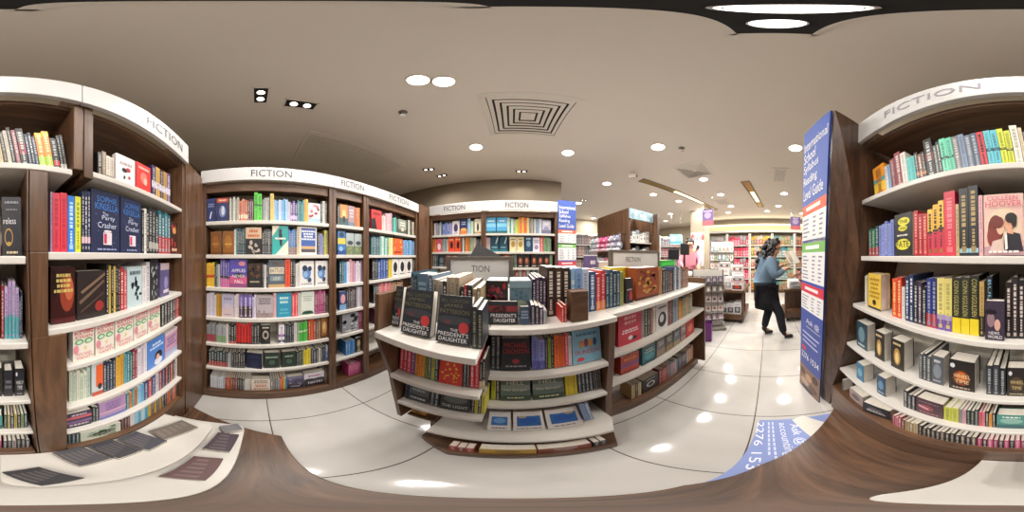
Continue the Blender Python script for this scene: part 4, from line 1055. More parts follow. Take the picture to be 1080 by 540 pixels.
row(W7(3), 180, DC, 1.17, [S(907.6, 915.4, 2, 'cream', 'd8cfb4 c9bfa4', h=.15), F_(915.8, 929.4, 'yellow', ['e0bc4c', ('l', .3, .9, 5, 'b08a2c'), ('e', .5, .2, .14, .08, '3a2a1c'), ('b', 0, .06, '2a2420')], h=.155, th=.05), S(941, 951, 2, 'flame red', 'd2502c c9402f', h=.155, acc='f0c07c'), S(951, 954.4, 1, 'white', 'd6d0cc', h=.12), S(954.6, 963.4, 2, 'night blue', '22304e 2a3a5c', h=.17, acc='d0d4e0'), S(963.6, 977, 3, 'black and purple', '24202a 3c2c44 1c1a20', h=.145), S(977.2, 988, 2, 'indigo over red', '2c3c80 243270', h=.165, band=[(0, .3, 'a83a40')]), S(988.2, 1004, 2, 'yellow and violet', 'd8cc7c d0c470', h=.165, band=[(0, .22, '6a4a9c'), (.22, .32, '9a8ac0')]),
    S(1004.2, 1032.6, 3, 'dark olive', '2a2a22 303028 26261f', h=.175, band=[(0, .30, 'd8c02c')], tx=('CONN IGGULDEN', 'b0a860', .34, .95)), S(1032.8, 1038, 1, 'tan over black', 'b89a5c', h=.16, band=[(0, .4, '2a2624')]), F_(1038.4, 1060, 'dusky photo of two faces', ['3a3040', ('e', .3, .55, .2, .2, '8a7078'), ('e', .64, .42, .16, .15, 'c89c8c'), ('e', .3, .74, .3, .06, '1e1a20'), ('t', 'NEWS', .2, .75, .17, .25, 'e6e0e2'), ('t', 'WORLD', .15, .9, .06, .15, 'e6e0e2')], h=.115, th=.025, dd=-.016), S(1040.5, 1046.5, 1, 'black with blue capitals', '24242a', h=.175, tx=('BULLET', '7ab0c8', .35, .95), lean=0), S(1060.4, 1080.6, 3, 'black with pale capitals', '231f20 2c2628 201e20', h=.165, acc='c8b8b0'), S(1081, 1084.4, 1, 'red and black', '8c2a2c', h=.155), S(1084.6, 1100, 4, 'lilac and teal', 'b09ac0 a890b8 b8a2c6 ac96bc', h=.155, band=[(0, .45, '4a9ca0')]), S(1100.2, 1107.6, 2, 'grey navy', '4a4c64 2f3450', h=.125), S(1108, 1119, 3, 'violet', '3c3460 4a4074 342c54', h=.115)], GD)
row(W7(4), 180, DC, .92, [F_(902.8, 914.6, 'smoky blue, nearest the end panel,', ['2c4450', ('e', .5, .55, .3, .3, '6a8894'), ('l', .06, .2, 1, 'b8c8cc')], h=.15, th=.05), F_(922.4, 932.6, 'black with gold figure, nearer the end panel,', ['241d18', ('e', .5, .45, .26, .3, 'a88440'), ('e', .5, .42, .14, .2, 'd8bc80'), ('l', .82, .94, 1, 'c8b080')], h=.15, th=.05), F_(939.4, 953.6, 'black with gold figure, nearer the grey spines,', ['241d18', ('e', .5, .45, .26, .3, 'a88440'), ('e', .5, .42, .14, .2, 'd8bc80'), ('l', .82, .94, 1, 'c8b080')], h=.15, th=.055), S(969, 981.6, 3, 'pewter', '4c5054 3a3e42 585c60', h=.135), F_(982, 995.6, 'pewter grey', ['50545a', ('e', .5, .5, .34, .26, '7a8086'), ('l', .78, .92, 1, 'c4c8ca'), ('l', .1, .2, 1, 'a8acb0')], h=.14, th=.05),
    F_(1000.4, 1028.6, 'black with fiery lettering', ['241e1c', ('e', .5, .45, .34, .26, '7a3c1e'), ('e', .5, .5, .2, .16, 'b8652a'), ('t', 'WHEEL', .2, .84, .46, .58, 'e2c898'), ('t', 'TIME', .26, .78, .28, .40, 'e2c898'), ('e', .16, .84, .1, .07, 'c8ccd0'), ('l', .06, .16, 1, 'a89078')], h=.145, th=.055), S(1040, 1061, 3, 'black', '2a2a2e 34343a 222226', h=.14, acc='9aa0a4'), F_(1061.4, 1083, 'black and gold lettered, near the dark spines,', ['262220', ('e', .5, .45, .36, .28, '4a3c2c'), ('t', 'WHEEL', .18, .86, .48, .60, 'cdb47c'), ('t', 'TIME', .26, .76, .28, .40, 'cdb47c'), ('e', .18, .84, .1, .07, 'c8ccd0'), ('l', .06, .16, 1, '9a8a6c')], h=.14, th=.04), F_(1083.6, 1094, 'black with faint lettering', ['25242a', ('l', .3, .7, 2, '6a6a70')], h=.13, th=.04), F_(1095, 1127.6, 'black with white lettering, nearest the divider,', ['222226', ('e', .5, .42, .36, .26, '34343a'), ('t', 'WHEEL OF', .14, .88, .48, .60, 'd6d4d2'), ('t', 'TIME', .26, .78, .28, .42, 'd6d4d2'), ('e', .18, .84, .1, .07, 'c8ccd0'), ('l', .06, .16, 1, '8a8a90')], h=.135, th=.05)], GD)
row(W7(5), 180, DC, .665, [F_(886, 893, 'blue-grey, beside the end panel,', ['8c9aa4', ('e', .5, .5, .3, .24, '4a5a66')], h=.14, th=.06), F_(903.4, 911, 'sea blue', ['2f6a8c', ('e', .5, .5, .3, .24, '6aa0bc')], h=.135, th=.06), F_(924.6, 934, 'ink blue', ['23405c', ('e', .5, .55, .3, .24, '5c88a8'), ('l', .1, .2, 1, 'b0c4d0')], h=.145, th=.06), S(953, 965.6, 3, 'black', '222226 2c2c32 1d1d20', h=.125), F_(966, 995, 'dark red with pink flash', ['4a3038', ('e', .4, .5, .28, .2, '8c4850'), ('p', [(.1, .6), (.5, .5), (.5, .4), (.1, .5)], 'd8a0a8'), ('l', .1, .25, 1, 'a86a70'), ('l', .8, .9, 1, '8a7078')], h=.125, th=.05), S(995.4, 1011, 2, 'yellow-green', 'b8bc44 c0c24c', h=.12), S(1011.2, 1019, 2, 'grey and pink', '8d8a8c c89aa0', h=.13), S(1019.2, 1032, 3, 'green-black', '243430 1f2a28 2c3c38', h=.135), S(1032.2, 1039, 2, 'rose', 'c8606c d87a84', h=.13), S(1039.2, 1050, 3, 'black and amber', '2a2420 d8923c 3a2c22', h=.13), F_(1050.6, 1083, 'sea green', ['4c8c84', ('b', 0, .3, '2c5c60'), ('e', .5, .6, .4, .2, '88b4a8'), ('l', .8, .95, 1, 'e0e6dc')], h=.12, th=.04), S(1084, 1122, 7, 'gold and dark green', '2c4434 8a7a3c 24384a b09a4c 1e2e34 7c8a5c 33474c', h=.12)], GD)
row(W7(6), 180, DC, .40, [F_(877, 890, 'grey, below the end panel,', ['77807e', ('e', .5, .5, .3, .25, '4c5654')], h=.12, th=.06), F_(896, 910, 'pinkish grey', ['9c8a88', ('e', .5, .5, .32, .25, '6a5a5c'), ('l', .1, .2, 1, 'd0c4c0')], h=.11, th=.06), F_(913, 936, 'black with white scrawl', ['1e1d20', ('l', .3, .5, 2, 'd0ccc8'), ('e', .5, .65, .26, .12, '5c5458')], h=.11, th=.06, yaw=14), S(941, 954, 4, 'red and pink', '8c3440 c4808a a03c48 6a2a34', h=.125), S(954.4, 968, 3, 'tan', 'a89470 8c7a58 b8a480', h=.12), S(968.4, 1030, 12, 'black and brown', '2a2826 3c342e 222022 4a3c34 2c2a2c 55463a', h=.12), S(1030.4, 1082, 9, 'magenta and black', 'b03a68 2a2228 c85a84 8c2a50 3a2a34', h=.12), S(1083, 1117, 6, 'dark', '2a2a2e 3c3a3e 8a8480 222226', h=.12)], GD)

# ---------------------------------------------------------------- the island
GI = 'books on the display island'
WI = lambda k, s: f"island's {ONES[k]} {s} shelf"
PD = lambda: ['2a2f36', ('b', .0, .22, '23282e'), ('e', .5, .5, .5, .10, '3c3f44'), ('e', .3, .46, .12, .05, '5c3a40'), ('e', .8, .36, .15, .12, 'b83a3a'), ('t', 'BILL CLINTON', .08, .9, .86, .93, '6a6448'), ('t', 'JAMES', .16, .74, .75, .83, '77704e'), ('t', 'PATTERSON', .06, .94, .63, .72, '77704e'), ('t', 'THE', .42, .64, .27, .33, 'd8d8d6'), ('t', "PRESIDENT'S", .06, .95, .165, .25, 'e2e2e0'), ('t', 'DAUGHTER', .10, .92, .05, .14, 'e2e2e0')]
row(WI(1, 'near-end'), 0, .455, 1.10, [F_(405, 421, 'black thriller, farthest from the camera,', PD(), h=.17, th=.03, tilt=-12, yaw=6, dd=.03), F_(423, 453, 'black thriller, beside the upright pages,', PD(), h=.17, th=.045, tilt=-12, yaw=4), F_(459, 496, 'black thriller, in the middle of the ledge,', PD(), h=.165, th=.04, tilt=-12), S(497.5, 509, 2, 'black thriller', '2a2f36 24292f', h=.145, acc='8d8a70')], GI)
row(WI(1, 'near-end') + ', back row', 0, .62, 1.10, [S(419, 439.4, 6, 'blue and green', '2f4a68 22344c 3c5a5c 263c34 2c4470 344a3c', h=.215, d=.24), F_(439.8, 451.6, 'slate blue', ['4c6478', ('l', .5, .85, 3, '8aa4b4'), ('b', 0, .2, '3a4c5c')], h=.22, th=.1), S(452, 456, 1, 'blue-grey', '55687c', h=.215, d=.24), S(456.4, 467, 2, 'stone brown', '8d8478 968c80', h=.205, d=.24), S(467, 471, 1, 'black', '26262a', h=.19, d=.24), S(471, 484.4, 3, 'tan', '9a8a74 a4947c 8c7e6a', h=.205, d=.24), S(486, 492.4, 2, 'black and red', '222022 a02c38', h=.185, d=.24), S(492.4, 498, 1, 'dark', '2c2a2c', h=.185, d=.24), S(498.4, 507, 2, 'buff', 'a08c6c 8c7c60', h=.18, d=.24)], GI)
row(WI(1, 'middle'), 0, .66, 1.10, [F_(514, 546.5, 'black thriller under the dark photo', ['24292e', ('b', .55, .8, '7a2c30'), ('n', 8, .5, .8, .1, '3a2024'), ('t', "PRESIDENT'S", .1, .95, .3, .46, 'e0e0de'), ('t', 'DAUGHTER', .2, .92, .08, .24, 'e0e0de')], h=.10, th=.04, tilt=-10), F_(548, 559, 'steel blue small', ['3a4a5c', ('l', .3, .8, 3, '8a9aac')], h=.08, th=.03, tilt=-8), S(560, 573, 3, 'plum small', '3a2a44 2c2236 463250', h=.085), S(573.4, 577, 2, 'grey white', 'c8c8c8 a8aab0', h=.07), S(592, 598, 2, 'bright red small', 'c8382f b83028', h=.08)], GI)
row(WI(1, 'middle') + ', back row', 0, .745, 1.10, [F_(512, 535.6, 'black with red roses', ['1f1a1c', ('n', 12, .35, .9, .14, '8c2434'), ('n', 6, .4, .85, .1, '4a1a24'), ('b', 0, .2, '2a2226')], h=.185, th=.14), F_(537, 561, 'misty blue-grey', ['5c7480', ('e', .5, .3, .36, .2, '9aa08c'), ('n', 8, .4, .9, .1, '3f6478'), ('b', .82, 1, '7a929c')], h=.185, th=.14), S(561.6, 576, 4, 'purple-black', '33263f 4a3658 2a2034 3c2c48', h=.2, d=.24), S(577, 601, 3, 'thick brown-black', '35241f 3a2822 302019', h=.235, d=.24, acc='d8d0c4'), F_(602, 606.8, 'sky blue', ['8ab0d0', ('l', .3, .8, 3, 'dce6ee')], h=.235, th=.14), S(607, 621, 2, 'white and blue', '7a9cc8 b8c4d8', h=.24, d=.24), S(621.4, 628.4, 1, 'deep blue', '2a4c74', h=.215, d=.24, acc='d0dcea'), S(628.6, 638.4, 2, 'red over orange', 'c23038 bc2c36', h=.21, d=.24, band=[(0, .25, 'd8823c')]), S(638.6, 654, 4, 'dark blue-green', '1f3c50 2a5060 1c3448 24485a', h=.21, d=.24), S(654, 657.6, 1, 'olive', '8a8c4c', h=.205, d=.24)], GI)
row(WI(1, 'far-end'), 0, .76, 1.10, [F_(660, 667.6, 'black with red flash', ['26202a', ('e', .7, .3, .25, .2, 'a83238'), ('l', .5, .6, 1, 'c8b8b0')], h=.16, th=.03), F_(671, 694.4, 'copper and gold', ['8f4426', ('n', 16, .15, .92, .11, 'b88a44'), ('n', 10, .1, .9, .09, '6a2c1c'), ('b', 0, .08, '4a2418')], h=.22, th=.13), S(695, 698.4, 2, 'tan and rust', 'b0824c 8c5030', h=.215), S(699, 706, 3, 'black', '22222a 2c3038 1e1e22', h=.19), S(706.2, 709.4, 2, 'maroon', '6a2a2c 3c2224', h=.17), S(710, 719, 6, 'dark blue and white', '2a3a58 c8ccd4 24304a 3c4c68 d4d4d4 1e2a40', h=.2), S(719.4, 726, 6, 'brown', '7a4c34 6a4030 8a5c40', h=.18)], GI)
row(WI(1, 'far-end') + ', back row', 0, .99, 1.10, [F_(644, 664, 'yellow hardback', ['d9c022', ('n', 10, .2, .9, .07, '8a7a1c'), ('l', .3, .5, 1, '5c5414')], h=.222, th=.10, dd=-.12), F_(697.6, 711.4, 'bright green', ['32b23c', ('b', .0, .2, '248c30'), ('b', .8, .9, '46c850')], h=.255, th=.08)], GI)
row(WI(2, 'near-end'), 0, .53, .82, [S(408, 414.4, 2, 'dark green', '26382e 1c2a24', h=.17), S(414.6, 421, 2, 'white and black', 'd0ccc4 26262a', h=.18), S(421.2, 437, 4, 'pink and purple', 'c8384c b83044 d04858 6a3c80', h=.18), S(437.2, 447, 2, 'orange', 'd8862f e0923a', h=.175), S(447.2, 461.6, 4, 'lime and slate', '7c8a3c 3a444c a8b04c 2c3a44', h=.175), F_(462, 487.5, 'red with gold dots', ['c2392c', ('n', 26, .08, .92, .07, 'e0a83c'), ('b', .94, 1, '8c2a20')], h=.175, th=.05, tilt=-6), S(488, 495, 2, 'slate', '3a4048 2a2e34', h=.165), S(495.2, 505, 2, 'crimson', 'b82c3a c23644', h=.165), S(505.2, 511.5, 2, 'black with cream foot', '2a2624 332c28', h=.16, band=[(0, .3, 'd8c49c')])], GI, tilt=-4)
row(WI(2, 'middle'), 0, .675, .82, [S(517.6, 527.6, 2, 'charcoal', '2c3238 23282e', h=.2), F_(528, 560, 'black with red capitals', ['23252a', ('t', 'MICHAEL', .1, .9, .74, .88, 'b82c34'), ('t', 'CRICHTON', .06, .94, .56, .70, 'b82c34'), ('e', .5, .32, .12, .08, '8c3038'), ('l', .12, .2, 1, '8c8a8c')], h=.19, th=.05, tilt=-6), S(561, 575, 2, 'lavender', '7a80c0 8a8ec8', h=.185, band=[(0, .3, '55549c')]), S(575.2, 584.6, 3, 'black and lime', '26282a 8a9a3c 222426', h=.185), S(584.8, 596, 2, 'orange', 'e0682c d8602a', h=.19), S(596.2, 603.6, 2, 'pink and white', 'd2506c d8ccd0', h=.19), F_(604.4, 635, 'pale blue with row of people', ['84b6cc', ('t', 'DUNDUN', .08, .92, .28, .42, 'c8384c'), ('e', .3, .6, .07, .12, 'c88a4c'), ('e', .46, .62, .07, .13, '8c3c4a'), ('e', .62, .6, .07, .12, 'd8a03c'), ('e', .77, .62, .07, .12, '3c5c8c'), ('e', .25, .14, .12, .06, 'd84a50'), ('l', .82, .94, 1, '4a7c98')], h=.2, th=.05, tilt=-6)], GI, tilt=-4)
row(WI(2, 'far-end'), 0, .73, .82, [F_(652, 676, 'rose red', ['c23a4c', ('l', .62, .9, 2, 'e09aa0'), ('l', .36, .5, 2, 'f0dcdc'), ('e', .7, .16, .1, .06, '2a2024'), ('e', .5, .2, .1, .07, 'e4dcd8')], h=.235, th=.05), S(676.4, 679.6, 1, 'grey-pink', 'a88a8c', h=.22), S(680, 688.4, 3, 'dark green and red', '24402f 1e3428 8c2c2c', h=.215), S(688.6, 691.4, 1, 'white', 'd4d0c8', h=.21), F_(692, 704.4, 'white with black sketch', ['d4d2d2', ('e', .5, .4, .36, .3, '222226'), ('e', .45, .45, .18, .16, 'c8c6c4'), ('l', .82, .94, 1, '4a4a4e')], h=.215, th=.1), S(704.6, 709.4, 4, 'red and black', '7c2a28 2a2224 943434 3a2a2a', h=.215), S(709.6, 716, 5, 'grey-blue', '6a7484 8a94a4 556070 a0a8b4 444c5c', h=.23), S(716.2, 719.4, 2, 'amber', 'd8962c c4862a', h=.18), S(719.6, 730, 8, 'tan and teal', 'b08a5c 4a8c8c 8a6a48 c8a878', h=.19)], GI)
row(WI(3, 'near-end'), 0, .565, .55, [S(419, 429.4, 3, 'ink blue', '24344c 2c3e58 1e2a3e', h=.16), F_(429.6, 451.5, 'pewter', ['5c646c', ('l', .5, .85, 2, 'a8b0b8'), ('b', 0, .35, '3a4048'), ('l', .1, .25, 1, 'c8ccd0')], h=.16, th=.09, tilt=-8), S(453, 462, 2, 'dark slate', '3a444c 2c343c', h=.15), F_(462.6, 496, 'dark photo with pale lettering', ['33383a', ('e', .5, .6, .4, .2, '5c605c'), ('t', 'THE LIGHT', .08, .92, .16, .3, 'd0d0cc'), ('l', .8, .92, 1, '8a8c88')], h=.155, th=.05, tilt=-10), S(496.6, 511, 4, 'black and yellow', '2a2a28 b8b03c 35352f c4bc48', h=.155)], GI, tilt=-6)
row(WI(3, 'middle'), 0, .685, .55, [S(518, 527, 2, 'lime and black', 'b8b83c 2a2c28', h=.175), F_(527.4, 560, 'grey-green landscape, nearer the lime spine,', ['5f7068', ('b', .5, .75, '8c9c98'), ('b', 0, .25, '3c4c40'), ('t', 'HELL', .2, .8, .76, .9, 'd8d4c0'), ('t', 'No Escape', .12, .88, .44, .58, 'd8d4c0'), ('l', .1, .2, 1, 'c8c8a0')], h=.17, th=.05, tilt=-10), F_(562, 596, 'grey-green landscape, nearer the yellow spines,', ['5f7068', ('b', .5, .75, '8c9c98'), ('b', 0, .25, '3c4c40'), ('t', 'HELL', .2, .8, .76, .9, 'd8d4c0'), ('t', 'No Escape', .12, .88, .44, .58, 'd8d4c0'), ('l', .1, .2, 1, 'c8c8a0')], h=.17, th=.05, tilt=-10), S(597, 609.4, 2, 'bright yellow', 'd8c22c d0ba28', h=.165), S(610, 626, 4, 'black', '24282c 2c3238 1e2226 30363c', h=.17, acc='a8b0b0'), S(626.4, 645, 4, 'black second', '2a2a2c 34322f 222022 3a3836', h=.175)], GI, tilt=-6)
row(WI(3, 'far-end'), 0, .74, .55, [F_(654.5, 674, 'red and purple stripes', ['b8402f', ('b', .35, .6, '7c3c6c'), ('b', .0, .15, '8c2c24'), ('l', .7, .88, 1, 'e8a050')], h=.17, th=.1), F_(677.4, 691.4, 'sea teal', ['2f6470', ('e', .5, .4, .36, .2, '3f8c94'), ('l', .6, .85, 2, 'bcd4d4'), ('b', 0, .1, '1e3c44')], h=.175, th=.1), F_(692.4, 701.6, 'smoky grey', ['6a6668', ('b', 0, .4, '8c7c6c'), ('l', .6, .85, 2, 'c8c4c0')], h=.18, th=.08), F_(702.2, 709.8, 'dark sand', ['57504a', ('b', .0, .35, '8a7450'), ('l', .55, .85, 2, 'b8b0a4')], h=.18, th=.08), F_(710.4, 717.4, 'slate and sand', ['5c6068', ('b', 0, .3, '9a8a68'), ('l', .6, .85, 2, 'c4c4c4')], h=.18, th=.08), F_(718, 723.4, 'rosy grey', ['a08480', ('b', .3, .5, '6a5a5c'), ('l', .65, .85, 1, 'd8c8c4')], h=.185, th=.08), F_(724, 732, 'red lacquer', ['b8322c', ('e', .5, .5, .3, .25, 'd8705c')], h=.185, th=.08)], GI)
row(WI(4, 'middle'), 0, .60, .28, [F_(513, 539, 'white with blue pool picture, nearest the corner,', ['cdcbc8', ('r', .14, .3, .86, .75, '3a6ca8'), ('e', .5, .55, .28, .14, '6a98c8'), ('l', .1, .2, 1, '6a6a6c')], h=.16, th=.03, tilt=-30), F_(541, 576, 'white with blue pool picture, second,', ['d4d0cb', ('r', .12, .25, .9, .78, '3264a4'), ('e', .5, .55, .3, .16, '2a58a0'), ('e', .3, .74, .14, .06, 'a89c80'), ('l', .08, .17, 1, '77767a')], h=.16, th=.03, tilt=-30), F_(578, 616, 'white with blue pool picture, third,', ['d4d0cb', ('r', .12, .25, .9, .78, '3264a4'), ('e', .5, .55, .3, .16, '2a58a0'), ('e', .7, .74, .14, .06, 'a89c80'), ('l', .08, .17, 1, '77767a')], h=.16, th=.03, tilt=-30), S(617, 627, 2, 'blue-grey', '7c8ca8 6a7a98', h=.15)], GI, tilt=-25)
row(WI(4, 'far-end'), 0, .80, .10, [S(666, 676.4, 3, 'tan and black', 'b8a070 2a2826 c8b484', h=.2), F_(677.4, 694.4, 'black with white ring', ['222224', ('e', .5, .5, .26, .2, 'b8b4b0'), ('e', .5, .5, .17, .13, '222224'), ('l', .82, .92, 1, '9a9896')], h=.19, th=.08), S(695.4, 706, 6, 'dark red', '8c2c30 6a2024 a83a3c', h=.2), S(706.2, 715, 5, 'teal and pink', '4a8c90 c8808c 3a7478 d898a0', h=.2), S(715.4, 724, 6, 'black and violet', '26222c 55406a 34283c', h=.2), S(724.4, 733, 6, 'white and orange', 'd8d0c8 d0823c e4ded8 b0602c', h=.2)], GI)

row("island's floor-level ledge, middle", 0, .497, .06, [S(505, 566, 1, 'yellow', 'c8a03c', h=.10, d=.05), S(567, 624, 1, 'rust red', '8c4028', h=.09, d=.05), S(626, 640, 2, 'black', '26262a 34343a', h=.09, d=.05), S(473, 500, 3, 'brick red', 'a83a2c 8c2c28 b04a38', h=.10, d=.05)], GI)

row(WI(4, 'near-end'), 0, .62, .32, [S(424, 433, 2, 'brick red', '8c342c a84030', h=.10, d=.1), S(434, 448, 1, 'ochre', 'b88a34', h=.09, d=.1)], GI)

# ---------------------------------------------------------------- making them
LIMIT = 312
BOOKS.sort(key=lambda b: -b['seen'])
taken = {}
for b in BOOKS[:LIMIT]:
    lab = b['label']
    assert lab not in taken, lab
    if len(lab.replace('-', ' ').split()) > 16: print('LONG', len(lab.split()), lab)
    taken[lab] = 1
    m, p = spine_book(b) if b['it']['t'] == 's' else face_book(b)
    o = m.build('book', 'printed_card', loc=b['pos'], rot=(b['tilt'], b['lean'], b['rz'] + b['yaw']))
    tag(o, lab, 'book', b['group'])
    p.build('page_block', 'paper', o)
LAID = [(-.17, -.315, .37, .085, .11, .03, .15, 'slate', '4a484c'), (-.265, -.315, .37, .08, .115, .028, .05, 'charcoal', '3a383e'), (-.36, -.305, .37, .085, .12, .026, .0, 'graphite', '45434a'), (-.49, -.27, .37, .15, .085, .02, -.38, 'taupe', '6a6058'), (-.055, -.22, .37, .07, .10, .02, .4, 'black', '2c2a2e'),
        (-.30, -.112, .22, .17, .075, .025, .05, 'dark red', '54302e'), (-.52, -.108, .22, .15, .08, .025, -.08, 'maroon-black', '40303a'), (-.645, -.10, .22, .06, .08, .03, .5, 'ash grey', '6c6c70')]
for x, y, z, w_, d_, h_, a_, nm, col in LAID:
    m = MB().box(-w_ / 2, -d_ / 2, 0, w_ / 2, d_ / 2, .0016, C(col)).box(-w_ / 2, -d_ / 2, h_ - .0016, w_ / 2, d_ / 2, h_, C(col)).box(-w_ / 2, -d_ / 2, .0016, -w_ / 2 + .0016, d_ / 2, h_ - .0016, C(col))
    paint(m, lambda u, v: (-w_ / 2 + w_ * u, -d_ / 2 + d_ * v, h_ + .0002), [], 0)
    for k in range(5):
        m.poly([(-w_ * .4 + k * w_ * .18, -d_ * .3, h_ + .0004), (-w_ * .3 + k * w_ * .18, -d_ * .3, h_ + .0004), (-w_ * .3 + k * w_ * .18, d_ * (.1 + .05 * k), h_ + .0004), (-w_ * .4 + k * w_ * .18, d_ * (.1 + .05 * k), h_ + .0004)], mix(C(col), (.6, .5, .45, 1), .10))
    o = tag(m.build('book', 'printed_card', loc=(x, y, z + .0008), rot=(0, 0, a_)), f'{nm} book lying flat on the white ledges at the foot of the nearest shelves', 'book', 'books lying on the white ledges')
    MB().box(-w_ / 2 + .0016, -d_ / 2 + .002, .0018, w_ / 2 - .002, d_ / 2 - .002, h_ - .0018).build('page_block', 'paper', o)
rest = MB()
for b in BOOKS[LIMIT:]:
    m, p = spine_book(b) if b['it']['t'] == 's' else face_book(b)
    p.m = [1] * len(p.m)
    p.c = [(1, 1, 1, 1)] * len(p.c)
    m.join(p)
    from mathutils import Euler
    mx = Matrix.Translation(b['pos']) @ Euler((b['tilt'], b['lean'], b['rz'] + b['yaw'])).to_matrix().to_4x4()
    rest.join(m, mx)
tag(rest.build('packed_books', ['printed_card', 'paper']), 'rows of thinner and farther paperbacks packed on all the fiction shelves', 'books', kind='stuff')
print('BOOKS', len(BOOKS), 'individual', len(BOOKS[:LIMIT]), 'smallest', BOOKS[min(LIMIT, len(BOOKS)) - 1]['seen'])
# ================================================================ ceiling fittings
UP = CEIL - CAM_Z


def roof(px, py):
    d = UP / math.tan(el(py))
    return Vector((d * math.sin(az(px)), d * math.cos(az(px)), CEIL))


def lamp(parent, loc, r, watts, col=(1.0, .965, .915), spread=PI):
    L = bpy.data.lights.new('downlight_lamp', 'AREA')
    L.shape = 'DISK'
    L.size = 2 * r
    L.energy = watts
    L.color = col
    L.spread = spread
    o = bpy.data.objects.new('downlight_lamp', L)
    LINK(o)
    o.parent = parent
    o.location = loc
    return o


def downlight(p, r, watts, label):
    t = thing('ceiling_downlight', label, 'ceiling light', p, 0, 'round ceiling downlights')
    MB().lathe([(r, 0), (r + .012, 0), (r + .012, -.008), (r, -.008), (r, 0)], n=28).build('trim_ring', 'white_metal', t)
    MB().lathe([(0.0001, -.004), (r, -.004)], n=28).build('diffuser', 'lamp_glow', t)
    lamp(t, (0, 0, -.012), r, watts)
    return t


DOWN = [(441, 84.5, .058, 'pair'), (468, 86, .058, 'pair'), (502, 155, .075), (599, 161, .075), (694, 155, .08), (839, 156, .08), (640, 193.5, .08), (742, 189, .075), (689, 205, .08),
        (760, 205, .08), (827, 204, .085), (716, 212, .08), (771, 217.5, .085), (768, 224, .085), (809, 222.5, .085), (821, 217, .085), (846, 225, .085), (610, 214, .085), (626, 230, .085), (738, 221, .085), (707, 225.5, .085), (664, 222, .085), (702, 233, .085)]
WHERE = ['one of the touching pair over the island', 'other of the touching pair, nearer the square vent', 'before the far wall, left of the square vent', 'right of the square vent', 'beside the small sprinkler over the far end of the island',
         'beside the top of the tall reading guide', 'over the plush toy shelves', 'at the tip of the smaller square vent', 'beyond the camera box and before the slot light', 'between the two slot lights', 'before the small grille near the tall guide',
         'by the middle of the longer slot light', 'over the toy wall, nearest the slim vent', 'over the toy wall, beyond the slim vent', 'over the toy wall, in line with the second slot light', 'over the toy wall, short of the shopper', 'over the toy wall, beside the purple banner',
         'over the narrow reading guide', 'far behind the narrow reading guide', 'at the end of the longer slot light', 'deep in the shop behind the pillar', 'deep in the shop behind the plush toys', 'deepest in the shop by the pillar']
for d, w in zip(DOWN, WHERE):
    p = roof(d[0], d[1])
    near = p.xy.length < 2.3
    downlight(p, d[2] * .9, (4.2 if 'touching' in w else 13) if near else 14, 'round white downlight ' + w)
# lamps behind the corner post and over the rest of the shop, out of this view's way but part of the same grid
for x, y in ((4.6, 2.9), (3.0, 4.2), (5.2, -1.9), (3.4, -1.9), (-.2, 1.35)):
    pass


def spots(p, rot, label, glow=True, w=.30, watts=0.0):
    t = thing('recessed_spotlight', label, 'spotlight', (p.x, p.y, CEIL), rot, 'twin recessed spotlights')
    h = w * .5
    f = MB()
    f.box(-w / 2, -h / 2, -.006, w / 2, -h / 2 + .012, 0).box(-w / 2, h / 2 - .012, -.006, w / 2, h / 2, 0).box(-w / 2, -h / 2, -.006, -w / 2 + .012, h / 2, 0).box(w / 2 - .012, -h / 2, -.006, w / 2, h / 2, 0)
    f.build('frame', 'white_metal', t)
    MB().box(-w / 2 + .012, -h / 2 + .012, -.003, w / 2 - .012, h / 2 - .012, -.001).build('recess', 'dark_recess', t)
    r = h * .2
    for x in (-w * .2, w * .2):
        MB().lathe([(r * 1.0, -.003), (r * 1.15, -.012), (r * 1.25, -.012), (r * 1.2, -.003)], c=(x, 0, 0), n=20).build('lamp_ring', 'chrome', t)
        MB().lathe([(.0001, -.006), (r, -.005)], c=(x, 0, 0), n=20).build('bulb', 'spot_glow', t)
        if watts:
            lamp(t, (x, 0, -.014), r * .9, watts, spread=PI * .75)
    return t


spots(Vector((.14, -.012, 0)), 0, 'twin spotlight in a dark frame straight above the camera', w=.32, watts=1.0)
spots(roof(275, 100.5), 0, 'twin spotlight over the long wall, end-on, farther from the island', w=.2, watts=2)
spots(roof(317, 110), PI * .5, 'twin spotlight over the long wall, nearer the long grille', w=.22, watts=2)
spots(roof(452, 178.5), .3, 'twin spotlight near the corner, closer to the long grille', w=.2, watts=2)
spots(roof(466, 185), 0, 'twin spotlight near the corner, closer to the partition', w=.2, watts=2)
spots(roof(550, 180.5), 0, 'twin spotlight over the middle of the far wall', w=.2, watts=1.2)
spots(roof(616, 211), 0, 'twin spotlight over the top of the narrow reading guide', w=.2)


